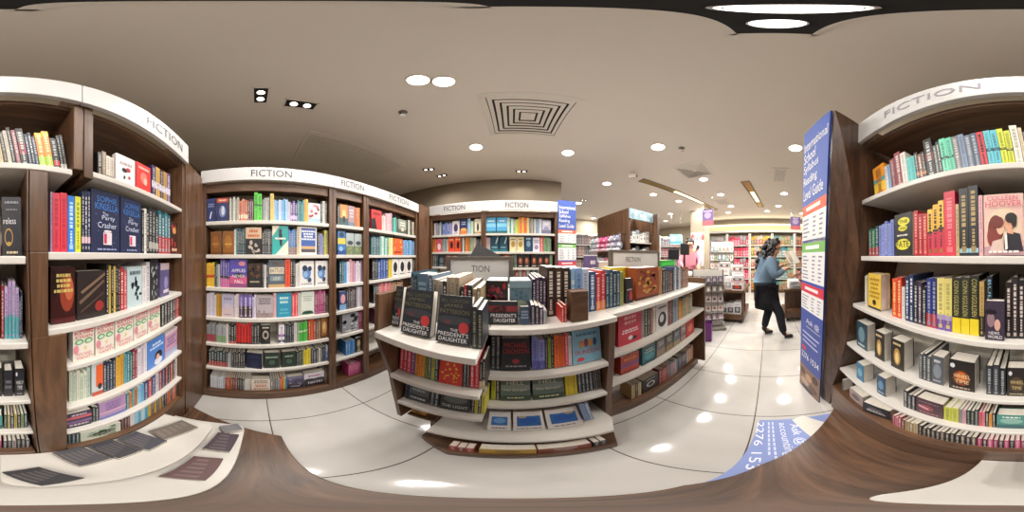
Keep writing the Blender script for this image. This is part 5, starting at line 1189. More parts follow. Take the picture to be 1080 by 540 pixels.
def square_vent(x0, y0, x1, y1, label):
    cx, cy = (x0 + x1) / 2, (y0 + y1) / 2
    a = (x1 - x0) / 2
    t = thing('ceiling_vent', label, 'ceiling vent', (cx, cy, CEIL), 0, 'square air vents')
    MB().box(-a + .03, -a + .03, -.002, a - .03, a - .03, -.0005).build('backing', 'dark_recess', t)

    def ring(o, i, z0, z1):
        m = MB()
        for k in range(4):
            c, s = [(1, 0), (0, 1), (-1, 0), (0, -1)][k]
            R = lambda x, y, z: (x * c - y * s, x * s + y * c, z)
            m.add([R(-o, -o, z0), R(o, -o, z0), R(i, -i, z1), R(-i, -i, z1), R(-o, -o, z0 - .003), R(o, -o, z0 - .003), R(i, -i, z1 - .003), R(-i, -i, z1 - .003)],
                  [(0, 1, 2, 3), (7, 6, 5, 4), (0, 4, 5, 1), (2, 6, 7, 3)], WHITE)
        return m
    ring(a, a - .045, -.001, -.012).build('frame', 'white_metal', t)
    n = 6
    for k in range(n):
        o = (a - .06) * (1 - k / n) + .01
        ring(o, o - (a - .06) / n * .66, -.007, -.012).build('louvre_ring', 'white_metal', t)
    MB().box(-.03, -.03, -.014, .03, .03, -.008).build('centre_plate', 'white_metal', t)


square_vent(-.20, .885, .435, 1.52, 'large square ceiling vent with nested louvres over the island')
square_vent(1.92, .80, 2.42, 1.30, 'smaller square ceiling vent over the far end of the island')


def grille(x0, y0, x1, y1, label, n, along='x'):
    cx, cy = (x0 + x1) / 2, (y0 + y1) / 2
    a, b = (x1 - x0) / 2, (y1 - y0) / 2
    t = thing('ceiling_grille', label, 'air grille', (cx, cy, CEIL), 0, 'slatted air grilles')
    e = .03
    MB().box(-a, -b, -.012, a, -b + e, 0).box(-a, b - e, -.012, a, b, 0).box(-a, -b + e, -.012, -a + e, b - e, 0).box(a - e, -b + e, -.012, a, b - e, 0).build('frame', 'white_metal', t)
    MB().box(-a + e, -b + e, -.003, a - e, b - e, -.001).build('backing', 'dark_recess', t)
    m = MB()
    for k in range(n):
        if along == 'y':
            x = -a + e + (2 * a - 2 * e) * (k + .5) / n
            w = (2 * a - 2 * e) / n * .37
            m.box(x - w, -b + e, -.010, x + w, b - e, -.004)
        else:
            y = -b + e + (2 * b - 2 * e) * (k + .5) / n
            w = (2 * b - 2 * e) / n * .37
            m.box(-a + e, y - w, -.010, a - e, y + w, -.004)
    m.build('slats', 'white_metal', t)


grille(-2.02, .46, -1.37, 1.80, 'long slatted air grille above the long wall of books', 16, 'y')
grille(2.32, -.31, 2.83, -.07, 'small slatted air grille near the tall reading guide', 9, 'x')
grille(3.75, .95, 4.1, 1.3, 'slim slatted air vent before the toy wall', 6, 'x')


def slot(a, b, label, w=.16, watts=10):
    a, b = Vector(a), Vector(b)
    d = b - a
    t = thing('slot_light', label, 'ceiling light', ((a.x + b.x) / 2, (a.y + b.y) / 2, CEIL), math.atan2(d.y, d.x), 'long recessed slot lights')
    L = d.length / 2
    MB().box(-L, -w / 2, -.01, L, -w / 2 + .02, 0).box(-L, w / 2 - .02, -.01, L, w / 2, 0).box(-L, -w / 2 + .02, -.01, -L + .02, w / 2 - .02, 0).box(L - .02, -w / 2 + .02, -.01, L, w / 2 - .02, 0).build('frame', 'grey_metal', t)
    MB().box(-L + .02, -w / 2 + .02, -.003, L - .02, w / 2 - .02, -.001).build('recess', 'brass', t)
    MB().box(-L * .35, -w * .25, -.008, L * .45, w * .25, -.004).build('tube_cover', 'cove_glow', t)


slot((1.97, 1.95), (4.55, 1.52), 'longer brassy slot light running over the cash desk')
slot((2.8, .40), (4.5, .19), 'second brassy slot light running towards the toy wall')


def sprinkler(p, label):
    MBs = MB().lathe([(.03, 0), (.034, -.006), (.012, -.010), (.010, -.035), (.004, -.04), (.0001, -.04)], n=16)
    t = tag(MBs.build('sprinkler_head', 'grey_metal', loc=p, smooth=True), label, 'sprinkler', 'fire sprinklers')
    MB().lathe([(.0001, -.055), (.022, -.055), (.022, -.052), (.0001, -.052)], n=16).tube([(-.014, 0, -.03), (-.014, 0, -.053)], .002, 6).tube([(.014, 0, -.03), (.014, 0, -.053)], .002, 6).build('deflector', 'chrome', t)


sprinkler(roof(425, 118), 'small metal sprinkler head on the ceiling by the touching pair of lights')
sprinkler(roof(719, 156), 'small metal sprinkler head beyond the smaller square vent')
t = thing('ceiling_camera', 'small white box camera hanging under the ceiling over the plush toys', 'camera', roof(667, 181.5))
MB().tube([(0, 0, 0), (0, 0, -.05)], .012, 10).build('stem', 'white_metal', t)
MB().box(-.035, -.06, -.12, .035, .05, -.05).build('housing', 'white_laminate', t, rot=(0, 0, .6), bevel=.006)
MB().lathe([(.0001, 0), (.02, 0), (.02, .012)], n=14).build('lens', 'black_plastic', t, loc=(.033, -.05, -.085), rot=(PI / 2, 0, .6))


# ================================================================ people
def skin(name, V, E, root, colour, parent, mat, subs=2, tone=None):
    keys = list(V)
    idx = {k: i for i, k in enumerate(keys)}
    me = bpy.data.meshes.new(name)
    me.from_pydata([V[k][0] for k in keys], [(idx[a], idx[b]) for a, b in E], [])
    tmp = bpy.data.objects.new('figure_tmp', me)
    LINK(tmp)
    tmp.modifiers.new('Skin', 'SKIN').use_smooth_shade = True
    sd = me.skin_vertices[0].data
    for k in keys:
        r = V[k][1]
        sd[idx[k]].radius = r if isinstance(r, tuple) else (r, r)
        sd[idx[k]].use_root = (k == root)
    sb = tmp.modifiers.new('Sub', 'SUBSURF')
    sb.levels = sb.render_levels = subs
    dg = bpy.context.evaluated_depsgraph_get()
    out = bpy.data.meshes.new_from_object(tmp.evaluated_get(dg))
    bpy.data.objects.remove(tmp)
    bpy.data.meshes.remove(me)
    out.name = name
    out.materials.clear()
    out.materials.append(MAT[mat])
    ca = out.color_attributes.new('Col', 'FLOAT_COLOR', 'POINT')
    for i, v in enumerate(out.vertices):
        ca.data[i].color = C(tone(v.co)) if tone else C(colour)
    out.polygons.foreach_set('use_smooth', [True] * len(out.polygons))
    o = bpy.data.objects.new(name, out)
    LINK(o)
    if parent is not None: o.parent = parent
    return o


def chain(*ks):
    return list(zip(ks, ks[1:]))


def person(label, loc, rotz, J, skin_col, hair, top, legs, feet, skirt=None, wide=1.0, group=None, scale=1.0):
    """J: joints in the person's own frame, x forward, y left, z up"""
    root = thing('person', label, 'person', loc, rotz, group)
    root.scale = (scale,) * 3
    V = {}
    for k, r in (('pelvis', .125 * wide), ('belly', .125 * wide), ('chest', .13 * wide), ('collar', .095 * wide), ('neck', .048), ('skull', .072), ('head', .088), ('crown', .06)):
        V[k] = (J[k], r)
    E = chain('pelvis', 'belly', 'chest', 'collar', 'neck', 'skull', 'head', 'crown')
    h = Vector(J['head'])
    fw = Vector(J.get('face', (1, 0, 0))).normalized()
    V['jaw'] = (tuple(Vector(J['skull']) + fw * .055 - Vector((0, 0, .005))), .042)
    V['nose'] = (tuple(h + fw * .098 - Vector((0, 0, .012))), .012)
    E += [('skull', 'jaw'), ('head', 'nose')]
    for s in 'RL':
        V['sh' + s] = (J['sh' + s], .058 * wide); V['el' + s] = (J['el' + s], .042 * wide); V['wr' + s] = (J['wr' + s], .027)
        E += chain('collar', 'sh' + s, 'el' + s, 'wr' + s)
        w = Vector(J['wr' + s]); d = (Vector(J.get('hand' + s, w - Vector(J['el' + s])))).normalized()
        side = Vector(J.get('palm' + s, (0, 0, 1))).cross(d).normalized()
        up = d.cross(side)
        V['pa' + s] = (tuple(w + d * .05), (.034, .018)); E.append(('wr' + s, 'pa' + s))
        for i, (off, ln) in enumerate(((-.030, .062), (-.010, .075), (.011, .07), (.030, .055))):
            b = w + d * .085 + side * off
            V[f'f{i}a' + s] = (tuple(b), .0095); V[f'f{i}b' + s] = (tuple(b + d * ln * .5 - up * .008), .0085); V[f'f{i}c' + s] = (tuple(b + d * ln * .85 - up * .028), .007)
            E += chain('pa' + s, f'f{i}a' + s, f'f{i}b' + s, f'f{i}c' + s)
        b = w + d * .035 + side * (-.034 if s == 'L' else .034)
        sg = -1 if s == 'L' else 1
        V['t1' + s] = (tuple(b), .011); V['t2' + s] = (tuple(b + d * .035 + side * .018 * sg - up * .01), .009)
        E += chain('pa' + s, 't1' + s, 't2' + s)
        V['hip' + s] = (J['hip' + s], .085 * wide); V['kn' + s] = (J['kn' + s], .056 * wide); V['an' + s] = (J['an' + s], .030); V['toe' + s] = (J['toe' + s], .018)
        ca = Vector(J['kn' + s]).lerp(Vector(J['an' + s]), .33)
        V['ca' + s] = (tuple(ca - Vector((.015, 0, 0))), .050 * wide)
        E += chain('pelvis', 'hip' + s, 'kn' + s, 'ca' + s, 'an' + s, 'toe' + s)
    skin('body', V, E, 'pelvis', skin_col, root, 'skin')
    for s in (-1, 1):
        lat = Vector((-fw.y, fw.x, 0))
        MB().ball(tuple(h + fw * .078 + lat * .032 * s + Vector((0, 0, .008))), .011, col=C('f0ece6')).build('eye', 'plastic', root, smooth=True)
        MB().ball(tuple(h + lat * .088 * s - fw * .005 - Vector((0, 0, .01))), .018, .012, .03, col=C(skin_col)).build('ear', 'skin', root, smooth=True)
    MB().ball(tuple(h + fw * .086 - Vector((0, 0, .058))), .012, .024, .007, col=C('8c4a44')).build('mouth', 'skin', root, smooth=True)
    # clothes over the same joints
    g = .022
    T = {k: (V[k][0], (V[k][1] if not isinstance(V[k][1], tuple) else V[k][1][0]) + g) for k in ('belly', 'chest', 'collar', 'shR', 'elR', 'wrR', 'shL', 'elL', 'wrL')}
    T['hem'] = (tuple(Vector(J['pelvis']).lerp(Vector(J['belly']), .35)), .14 * wide + g)
    for s in 'RL':
        T['wr' + s] = (tuple(Vector(J['wr' + s]).lerp(Vector(J['el' + s]), .12)), .038)
    skin('top', T, chain('hem', 'belly', 'chest', 'collar') + chain('collar', 'shR', 'elR', 'wrR') + chain('collar', 'shL', 'elL', 'wrL'), 'chest', top, root, 'cloth')
    Lg = {}
    for k, r in (('pelvis', .132), ('hipR', .092), ('knR', .062), ('caR', .056), ('anR', .046), ('hipL', .092), ('knL', .062), ('caL', .056), ('anL', .046)):
        Lg[k] = (V[k][0], r * wide)
    skin('leggings' if skirt else 'trousers', Lg, chain('pelvis', 'hipR', 'knR', 'caR', 'anR') + chain('pelvis', 'hipL', 'knL', 'caL', 'anL'), 'pelvis', legs, root, 'cloth')
    for s in 'RL':
        a, t = Vector(J['an' + s]), Vector(J['toe' + s])
        heel = Vector((a.x, a.y, t.z)) - (t - a) * .25
        heel.z = t.z
        skin('shoe', {'b': (tuple(a + Vector((0, 0, .03))), .05), 'a': (tuple(a - Vector((0, 0, .02))), .05), 'h': (tuple(heel), .038), 'm': (tuple(heel.lerp(t, .6) + Vector((0, 0, .006))), .04), 't': (tuple(t + (t - heel) * .18), .032)}, [('b', 'a'), ('a', 'h'), ('h', 'm'), ('m', 't')], 'h', feet, root, 'plastic')
    if skirt:
        p, col, zb = Vector(J['pelvis']), skirt, J['skirt']
        m = MB()
        rings, n = [(.13 * wide, .13 * wide, p.z + .12), (.145 * wide, .145 * wide, p.z), (.15 * wide, .15 * wide, p.z - .16), (.155 * wide, .15 * wide, zb)], 28
        vs = []
        for i, (rx, ry, z) in enumerate(rings):
            sh = J.get('sway', .05) * (p.z + .12 - z)
            for k in range(n):
                a = 2 * PI * k / n
                wv = 1 + .05 * math.sin(a * 6) * i / 3
                vs.append((p.x + sh + rx * wv * math.cos(a), p.y + ry * wv * math.sin(a), z))
        fs = [(i * n + k, i * n + (k + 1) % n, (i + 1) * n + (k + 1) % n, (i + 1) * n + k) for i in range(3) for k in range(n)]
        m.add(vs, fs, C(col))
        o = m.build('skirt', 'cloth', root, smooth=True)
        sd = o.modifiers.new('thick', 'SOLIDIFY'); sd.thickness = .006
    # hair
    cap = MB()
    hc = h + Vector((0, 0, .022)) - fw * .022
    cap.ball(tuple(hc), .105, .105, .108, col=C(hair), n=20, m=14)
    r = random.Random(5)
    for x, y, z, rr in J.get('hair', ()):
        for k in range(34):
            a, b, c_ = r.uniform(-1, 1), r.uniform(-1, 1), r.uniform(-1, 1)
            cap.ball((x + a * rr * .75, y + b * rr * .85, z + c_ * rr * .8), rr * .30, rr * .30, rr * .40, col=C(hair), n=8, m=6)
    # keep the face clear
    lat = Vector((-fw.y, fw.x, 0)).normalized()
    keep = []
    for q in cap.f:
        c_ = sum((Vector(cap.v[i]) for i in q), Vector()) / len(q) - h
        keep.append(not (c_.dot(fw) > .018 and -.3 < c_.z < .052 and abs(c_.dot(lat)) < .2))
    cap.c = [c for c, k in zip(cap.c, keep) if k]
    cap.m = [c for c, k in zip(cap.m, keep) if k]
    cap.f = [c for c, k in zip(cap.f, keep) if k]
    cap.build('hair', 'hair', root, smooth=True)
    return root


JA = dict(pelvis=(-.13, 0, .86), belly=(-.14, 0, 1.0), chest=(-.12, 0, 1.18), collar=(-.07, 0, 1.33), neck=(-.01, 0, 1.42), skull=(.03, 0, 1.485), head=(.05, 0, 1.56), crown=(.04, 0, 1.62), face=(1, 0, -.15),
          shR=(-.07, -.18, 1.33), elR=(-.01, -.29, 1.10), wrR=(.16, -.19, 1.20), shL=(-.07, .18, 1.33), elL=(.02, .27, 1.12), wrL=(.18, .13, 1.24), handR=(1, .35, .5), handL=(1, -.3, .45),
          hipR=(-.12, -.09, .83), knR=(.10, -.10, .47), anR=(.16, -.10, .09), toeR=(.28, -.11, .035), hipL=(-.13, .09, .83), knL=(-.05, .10, .46), anL=(-.13, .10, .13), toeL=(-.01, .10, .04), skirt=.56, sway=.12,
          hair=[(.0, 0, 1.60, .09), (-.05, 0, 1.54, .11), (-.10, 0, 1.45, .12), (-.16, 0, 1.36, .11), (-.20, 0, 1.28, .09), (-.05, -.09, 1.50, .07), (-.10, -.1, 1.40, .08), (-.05, .09, 1.50, .07)])
P1 = Vector((2.62, -.08, 0))
RA = math.radians(-84)
shopper = person('dark-haired person in a denim blue top and black skirt walking while reading a magazine', P1, RA, JA, 'b98a6e', '1a1618', '64788a', '232329', '17171a', skirt='1b1b1f', wide=1.3)
# the magazine she holds
mg = thing('magazine', 'open white magazine held up by the walking shopper in denim blue', 'magazine', P1 + Matrix.Rotation(RA, 3, 'Z') @ Vector((.275, -.04, 1.37)), math.radians(-135))
for s in (-1, 1):
    m = MB()
    for i in range(6):
        y0, y1 = s * .15 * i / 6, s * .15 * (i + 1) / 6
        z = lambda y: .035 * math.sin(abs(y) / .15 * PI * .6)
        m.add([(z(y0), y0, -.12), (z(y1), y1, -.12), (z(y1), y1, .12), (z(y0), y0, .12), (z(y0) + .004, y0, -.12), (z(y1) + .004, y1, -.12), (z(y1) + .004, y1, .12), (z(y0) + .004, y0, .12)],
              [(0, 1, 2, 3), (7, 6, 5, 4), (0, 4, 5, 1), (1, 5, 6, 2), (2, 6, 7, 3), (3, 7, 4, 0)], C('dcd8d0'))
    if s < 0:
        m.box(.036, -.12, -.09, .040, -.03, .08, C('b8a890')).box(.0405, -.11, -.02, .042, -.05, .06, C('d8c8b0'))
    m.build('page_spread', 'printed_card', mg, rot=(0, -.62, 0))

JB = dict(JA)
JB.update(pelvis=(0, 0, .92), belly=(0, 0, 1.05), chest=(.01, 0, 1.25), collar=(.02, 0, 1.40), neck=(.05, 0, 1.49), skull=(.07, 0, 1.55), head=(.08, 0, 1.62), crown=(.07, 0, 1.68), face=(1, 0, -.3),
          shR=(.02, -.17, 1.39), elR=(.10, -.24, 1.15), wrR=(.28, -.16, 1.06), shL=(.02, .17, 1.39), elL=(.14, .24, 1.20), wrL=(.33, .18, 1.10), handR=(1, .1, -.4), handL=(1, -.1, -.4),
          hipR=(0, -.09, .89), knR=(.02, -.1, .49), anR=(-.02, -.1, .09), toeR=(.11, -.11, .035), hipL=(0, .09, .89), knL=(.03, .1, .49), anL=(0, .1, .09), toeL=(.13, .11, .035), hair=[(.02, 0, 1.66, .08), (-.01, 0, 1.62, .08)])
person('person in a grey-blue jacket and jeans mostly hidden behind the tall reading guide', (2.86, -.86, 0), math.radians(84), JB, 'a97c62', '1c181a', '4a586c', '4a5c78', '2a2a2e', wide=1.15)
JD = dict(JB)
JD.update(hair=[(.02, 0, 1.68, .08), (-.03, 0, 1.60, .09), (-.05, 0, 1.54, .07)], face=(1, 0, 0))
person('cashier in a pink and white top behind the black monitors', (3.74, 1.94, 0), math.radians(-150), JD, 'b5876c', '1c1618', 'd98a98', '2c2c34', '1a1a1c', scale=1.06)


# ================================================================ the rest of the shop
def item(name, label, cat, group, loc, rotz, w, d, h, cols, mat='plastic', lid=True, art=None):
    """a packed box with a printed front and a top"""
    b = MB().box(-w / 2, -d / 2, 0, w / 2, d / 2, h, C(cols[0]))
    P = lambda u, v: (-w / 2 + w * u, -d / 2 - .0006, h * v)
    if art: paint(b, P, art)
    else:
        paint(b, P, [('r', .08, .12, .92, .62, cols[1]), ('e', .5, .4, .22, .18, cols[2 % len(cols)]), ('l', .72, .9, 1, cols[2 % len(cols)])])
    o = tag(b.build(name, mat, loc=(loc[0], loc[1], loc[2] + .001), rot=(0, 0, rotz)), label, cat, group)
    if lid:
        MB().box(-w / 2 - .002, -d / 2 - .002, h, w / 2 + .002, d / 2 + .002, h + .008, C(cols[-1])).build('lid', mat, o)
    return o


# ---- the tall shelf tower with plush toys
t = thing('shelf_tower', 'tall walnut shelf tower with a pale blue header behind the island', 'shelf unit', (1.83, 2.2, 0))
x0, x1, y0, y1 = -.28, .28, -.42, .48
MB().box(x0, y0, 0, x0 + .03, y1, 2.12).build('side_panel', 'walnut_upright', t, bevel=.002)
MB().box(x1 - .05, y0 - .12, 0, x1, y1, 2.10).build('side_panel', 'walnut_upright', t, bevel=.002)
MB().box(x0 + .03, .0, 0, x1 - .05, .03, 2.08).build('back_panel', 'walnut_dark', t)
hd = MB().box(x0 + .002, y0 - .03, 1.955, x1 - .05, y0 - .002, 2.11, C('93aeb8')).build('header_sign', 'plastic', t)
hp = MB(); Ph = lambda u, v: (x0 + .01 + u * .5, y0 - .0315, 1.96 + v * .145)
for k in range(7): hp.ell_on(Ph, .08 + k * .13, .3 + .3 * (k % 2), .07, .3, C(['7a98a4', 'b8ccd2', '86a6b0'][k % 3]))
hp.rect_on(lambda u, v: (Ph(u, v)[0], Ph(u, v)[1] - .001, Ph(u, v)[2]), .40, .35, .66, .62, C('eef0f0'))
hp.build('header_print', 'printed_poster', hd)
for z in (.35, .75, 1.10, 1.36, 1.62):
    MB().box(x0 + .03, y0 + .01, z - .025, x1 - .05, 0, z).build('shelf', 'white_laminate', t, bevel=.002)
for z in (1.42, 1.74):
    for k in range(6):
        yy = y0 + .10 + k * .15
        MB().tube([(x0, yy, z), (x0 - .10, yy, z), (x0 - .11, yy, z + .012)], .004, 6).build('hook', 'chrome', t)
MB().box(x0 - .008, y0 + .03, 1.73, x0, y1 - .03, 1.755).box(x0 - .008, y0 + .03, 1.41, x0, y1 - .03, 1.435).build('hook_rail', 'walnut_level', t)
SHELF_ITEMS = [(1.62, ['2a2c30', 'dedcd8', '9aa0a4', 'd8d4cc', 'e2e0dc', 'c4c0b8']), (1.36, ['d8d4cc', 'b8b4ac', '3a3630', 'e4e0da', 'dcd8d0', '8c8880'])]
for (z, cs), lv in zip(SHELF_ITEMS, ('upper', 'lower')):
    for k, c in enumerate(cs):
        item('gift_set', f'{ONES[k + 1]} boxed set from the plush toys, {lv} shelf of the tower', 'boxed set', 'boxed sets on the shelf tower', (1.62 + k * .077, 1.87, z), 0, .068, .09, .13 + .05 * ((k * 7) % 3) / 2, [c, 'e8e4dc', '6a6a70'])
PLUSH = ['9aa6a8', 'b8a8b4', 'd0587c', 'c8688c', 'a8a4b0', '8c8a9c']
PN = ['grey-green', 'pale mauve', 'deep pink', 'pink', 'silver grey', 'dusky violet']
for k in range(6):
    yy = 2.2 + .45 - k * .15
    c = C(PLUSH[k]); l = mix(c, (1, 1, 1, 1), .5)
    p = thing('plush_toy', f'{PN[k]} plush toy hanging on the side of the shelf tower', 'plush toy', (1.462, yy, 1.553), -PI / 2, 'plush toys on the shelf tower')
    p.scale = (.80, 1.05, 1.05)
    MB().ball((0, 0, 0), .068, .06, .075, c).build('belly', 'plush', p, smooth=True)
    MB().ball((0, -.02, .095), .058, .054, .052, c).ball((0, -.068, .085), .022, .018, .016, l).build('face', 'plush', p, smooth=True)
    for s in (-1, 1):
        MB().ball((s * .045, -.01, .138), .022, .012, .022, c, n=10, m=6).build('ear', 'plush', p, smooth=True)
        MB().ball((s * .062, -.035, .01), .022, .03, .024, l, n=10, m=6).build('paw', 'plush', p, smooth=True)
        MB().ball((s * .045, -.05, -.055), .028, .038, .025, l, n=10, m=6).build('foot', 'plush', p, smooth=True)
BG = ['c84c74', 'd8d4d0', 'c4c0bc', 'd88498', 'b4b4b8', 'e0dcd8']
BN = ['raspberry pink', 'off-white', 'light grey', 'soft pink', 'pale silver', 'bright white']
for k in range(6):
    yy = 2.2 + .45 - k * .15
    p = thing('gift_bag', f'{BN[k]} gift bag hanging under the plush toys', 'gift bag', (1.475, yy, 1.19), -PI / 2, 'gift bags on the shelf tower')
    p.scale = (1.2, 1.2, 1.2)
    m = MB().add([(-.055, -.03, 0), (.055, -.03, 0), (.055, .03, 0), (-.055, .03, 0), (-.055, -.022, .15), (.055, -.022, .15), (.055, .022, .15), (-.055, .022, .15)], [(0, 3, 2, 1), (4, 5, 6, 7), (0, 1, 5, 4), (1, 2, 6, 5), (2, 3, 7, 6), (3, 0, 4, 7)], C(BG[k]))
    paint(m, lambda u, v: (-.05 + .1 * u, -.0285 + .006 * v - .002, .15 * v), [('e', .5, .5, .25, .2, '8a8488'), ('r', .2, .1, .8, .18, 'a89ca0')])
    m.build('bag', 'printed_card', p)
    MB().tube([(-.03, -.02, .148), (-.028, -.01, .185), (.028, -.01, .185), (.03, -.02, .148)], .0025, 6).build('cord_loop', 'grey_metal', p)

# ---- things standing behind the sign on the island
for px, w, h, c, nm in ((622.5, .085, .30, '5c4c78', 'purple-grey'), (634, .10, .24, 'c8b8a8', 'beige')):
    item('gift_set', f'{nm} gift box on the rear half of the island', 'boxed set', 'gift boxes on the rear of the island', (1.32 * math.tan(az(px)), 1.32, 1.10), 0, w, .1, h, [c, 'a898b8', 'd8d0d8'])
ar = thing('arched_tin', 'grey round-topped tin on the rear half of the island', 'tin', (1.32 * math.tan(az(645)), 1.32, 1.101))
MB().add(*(lambda pts: ([(x, -.04, z) for x, z in pts] + [(x, .04, z) for x, z in pts], [tuple(range(len(pts))), tuple(reversed(range(len(pts), 2 * len(pts))))] + [(i, len(pts) + i, len(pts) + (i + 1) % len(pts), (i + 1) % len(pts)) for i in range(len(pts))]))(
    [(-.06, 0), (.06, 0), (.06, .20)] + [(.06 * math.cos(PI * k / 10), .20 + .06 * math.sin(PI * k / 10)) for k in range(1, 10)] + [(-.06, .20)]), C('77727a')).build('body', 'plastic', ar)
MB().lathe([(.0001, 0), (.04, 0), (.045, -.004), (.04, -.006)], n=20).build('window', 'sign_acrylic', ar, loc=(0, -.041, .18), rot=(PI / 2, 0, 0))
tb = thing('propped_book', 'dark grey book propped half open behind the framed island sign', 'book', (1.06 * math.tan(az(491)), 1.075, 1.155))
MB().box(-.10, 0, 0, .10, .004, .33, C('4a4a4c')).build('cover', 'printed_card', tb, rot=(-.12, .5, 0))
MB().box(-.095, .005, 0, .095, .018, .32).build('page_block', 'paper', tb, rot=(-.12, .5, 0))

# ---- cash desk and its screens
t = thing('cash_desk', 'walnut cash desk beyond the island under the longer slot light', 'counter', (2.80, 1.70, 0), math.radians(-32))
MB().box(-.35, -.25, 0, .35, .25, 1.02).build('cabinet', 'walnut_upright', t, bevel=.003)
MB().box(-.38, -.28, 1.02, .38, .28, 1.06).build('worktop', 'white_laminate', t, bevel=.003)
MB().box(-.33, -.262, .1, .33, -.252, .95).build('front_panel', 'walnut_level', t)
for k, (dx, lab) in enumerate(((-.13, 'black monitor on the cash desk, nearer the bright green book'), (.12, 'black monitor on the cash desk, nearer the cashier'))):
    c, s = math.cos(math.radians(-32)), math.sin(math.radians(-32))
    m = thing('monitor', lab, 'monitor', (2.80 + dx * c, 1.70 + dx * s, 1.061), math.radians(-32 + (12 if k else 0)), 'monitors on the cash desk')
    MB().box(-.08, -.05, 0, .08, .05, .012).build('stand_base', 'black_plastic', m, bevel=.003)
    MB().box(-.018, -.01, .012, .018, .01, .30 + .1 * k).build('stand_neck', 'black_plastic', m)
    MB().box(-.115, -.028, .27 + .09 * k, .115, -.011, .47 + .12 * k).build('screen', 'black_plastic', m, bevel=.004)

# ---- white pillar with a poster
struct('pillar', MB().box(4.40, 1.80, 0, 4.80, 2.26, CEIL), 'wall_paint')
p = thing('picture_poster', 'white poster of a smiling woman with red lettering on the pillar', 'poster', (4.388, 2.03, 1.1), -PI / 2)
m = MB().box(-.21, 0, 0, .21, .008, 1.0, C('e4dcd8'))
paint(m, lambda u, v: (-.21 + .42 * u, -.0005, 1.0 * v), [('t', 'Sale', .14, .86, .78, .93, 'c8344c'), ('e', .55, .50, .10, .07, 'c89a80'), ('e', .55, .56, .12, .06, '3a2422'), ('e', .46, .46, .06, .12, '3a2422'), ('p', [(.32, .05), (.82, .05), (.72, .42), (.45, .42)], 'd08a90'), ('e', .12, .9, .1, .06, 'd85a60'), ('e', .92, .85, .08, .1, 'd85a60')])
m.build('sheet', 'printed_poster', p)
for (x, y, z0, z1, w, lab) in ((3.35, 1.30, 2.08, 2.46, .13, 'purple banner hanging from the ceiling beside the pillar'), (4.35, -.74, 2.12, 2.48, .14, 'purple banner hanging from the ceiling over the toy aisle')):
    b = thing('hanging_banner', lab, 'banner', (x, y, z0), -PI / 2, 'purple hanging banners')
    m = MB().box(-w, 0, 0, w, .01, z1 - z0, C('7a6496'))
    paint(m, lambda u, v: (-w + 2 * w * u, -.0005, (z1 - z0) * v), [('b', 0, .3, 'c8646c'), ('e', .5, .62, .3, .2, 'b4a0c4'), ('l', .82, .94, 1, 'e0d8e8')])
    m.build('cloth', 'printed_poster', b)
    for s in (-1, 1):
        MB().tube([(s * w * .8, .005, z1 - z0), (s * w * .8, .005, CEIL - z0)], .003, 6).build('wire', 'chrome', b)
b = thing('hanging_banner', 'pale blue lit banner hanging deep in the shop behind the monitors', 'banner', (4.1, 2.60, 1.75), math.radians(-60))
m = MB().box(-.18, 0, 0, .18, .02, .30, C('8cc4d4'))
paint(m, lambda u, v: (-.18 + .36 * u, -.0005, .3 * v), [('e', .3, .5, .18, .3, 'e0eef2'), ('b', .1, .3, '4c9cb8')])
m.build('panel', 'printed_poster', b)
for s in (-1, 1): MB().tube([(s * .14, .01, .3), (s * .14, .01, 1.05)], .003, 6).build('wire', 'chrome', b)


# ---- low display tables
def table(label, loc, w, d, h, lower=True):
    t = thing('display_table', label, 'display table', loc, 0, 'low walnut display tables')
    MB().box(-w / 2, -d / 2, h - .05, w / 2, d / 2, h).build('table_top', 'walnut_level', t, bevel=.003)
    MB().box(-w / 2 + .02, -d / 2 + .02, .08, w / 2 - .02, d / 2 - .02, .20).build('lower_deck', 'walnut_level', t, bevel=.003)
    MB().box(w / 2 - .36, -d / 2 + .06, .20, w / 2 - .32, d / 2 - .06, h - .05).build('middle_panel', 'walnut_dark', t)
    for sy in (-1, 1):
        MB().box(-w / 2 + .06, sy * (d / 2 - .05) - .02, .20, -w / 2 + .10, sy * (d / 2 - .05) + .02, h - .05).build('leg', 'walnut_upright', t)
    for sx in (-1, 1):
        for sy in (-1, 1):
            MB().box(sx * (w / 2 - .1) - .03, sy * (d / 2 - .1) - .03, 0, sx * (w / 2 - .1) + .03, sy * (d / 2 - .1) + .03, .08).build('foot', 'black_plastic', t)
    return t


table('low walnut display table piled with white boxes beyond the end of the island', (3.55, .88, 0), .9, .86, .72)
R90 = -PI / 2
TBL = [('white', 3.24, .60, .72, .22, .26, .17, ['d8d4d0', '6a4438', 'b83a34'], 'white gift box with brown picture and red lid at the table edge'),
       ('a', 3.28, .98, .72, .16, .2, .09, ['b08a5c', '8a6a44', 'd8c8a8', 'a07c50'], 'small kraft brown box on the display table'),
       ('b', 3.30, .80, .72, .14, .2, .24, ['dcdad8', '9a98a0', 'c4c0c4'], 'white narrow box between the kraft box and the red-lidded box'),
       ('c', 3.56, .66, .72, .24, .22, .34, ['e0deda', '4a4a54', '8a8890'], 'tall white boxed game standing behind the red-lidded box'),
       ('d', 3.58, .96, .72, .24, .2, .42, ['d4d2ce', '5a5660', 'b0a8a8'], 'taller white boxed game at the back of the display table'),
       ('e', 3.82, .78, .72, .3, .2, .36, ['cfcac4', '7a6a64', 'e0dcd4'], 'grey-white boxed game at the rear edge of the display table'),
       ('f', 3.84, 1.12, .72, .2, .18, .30, ['8c8478', '3a3430', 'c8bca8'], 'taupe boxed game at the rear corner of the display table'),
       ('g', 3.26, 1.20, .72, .13, .14, .2, ['6a4a34', '8a6a50', 'a88a6c'], 'walnut-brown boxed game near the far corner of the display table')]
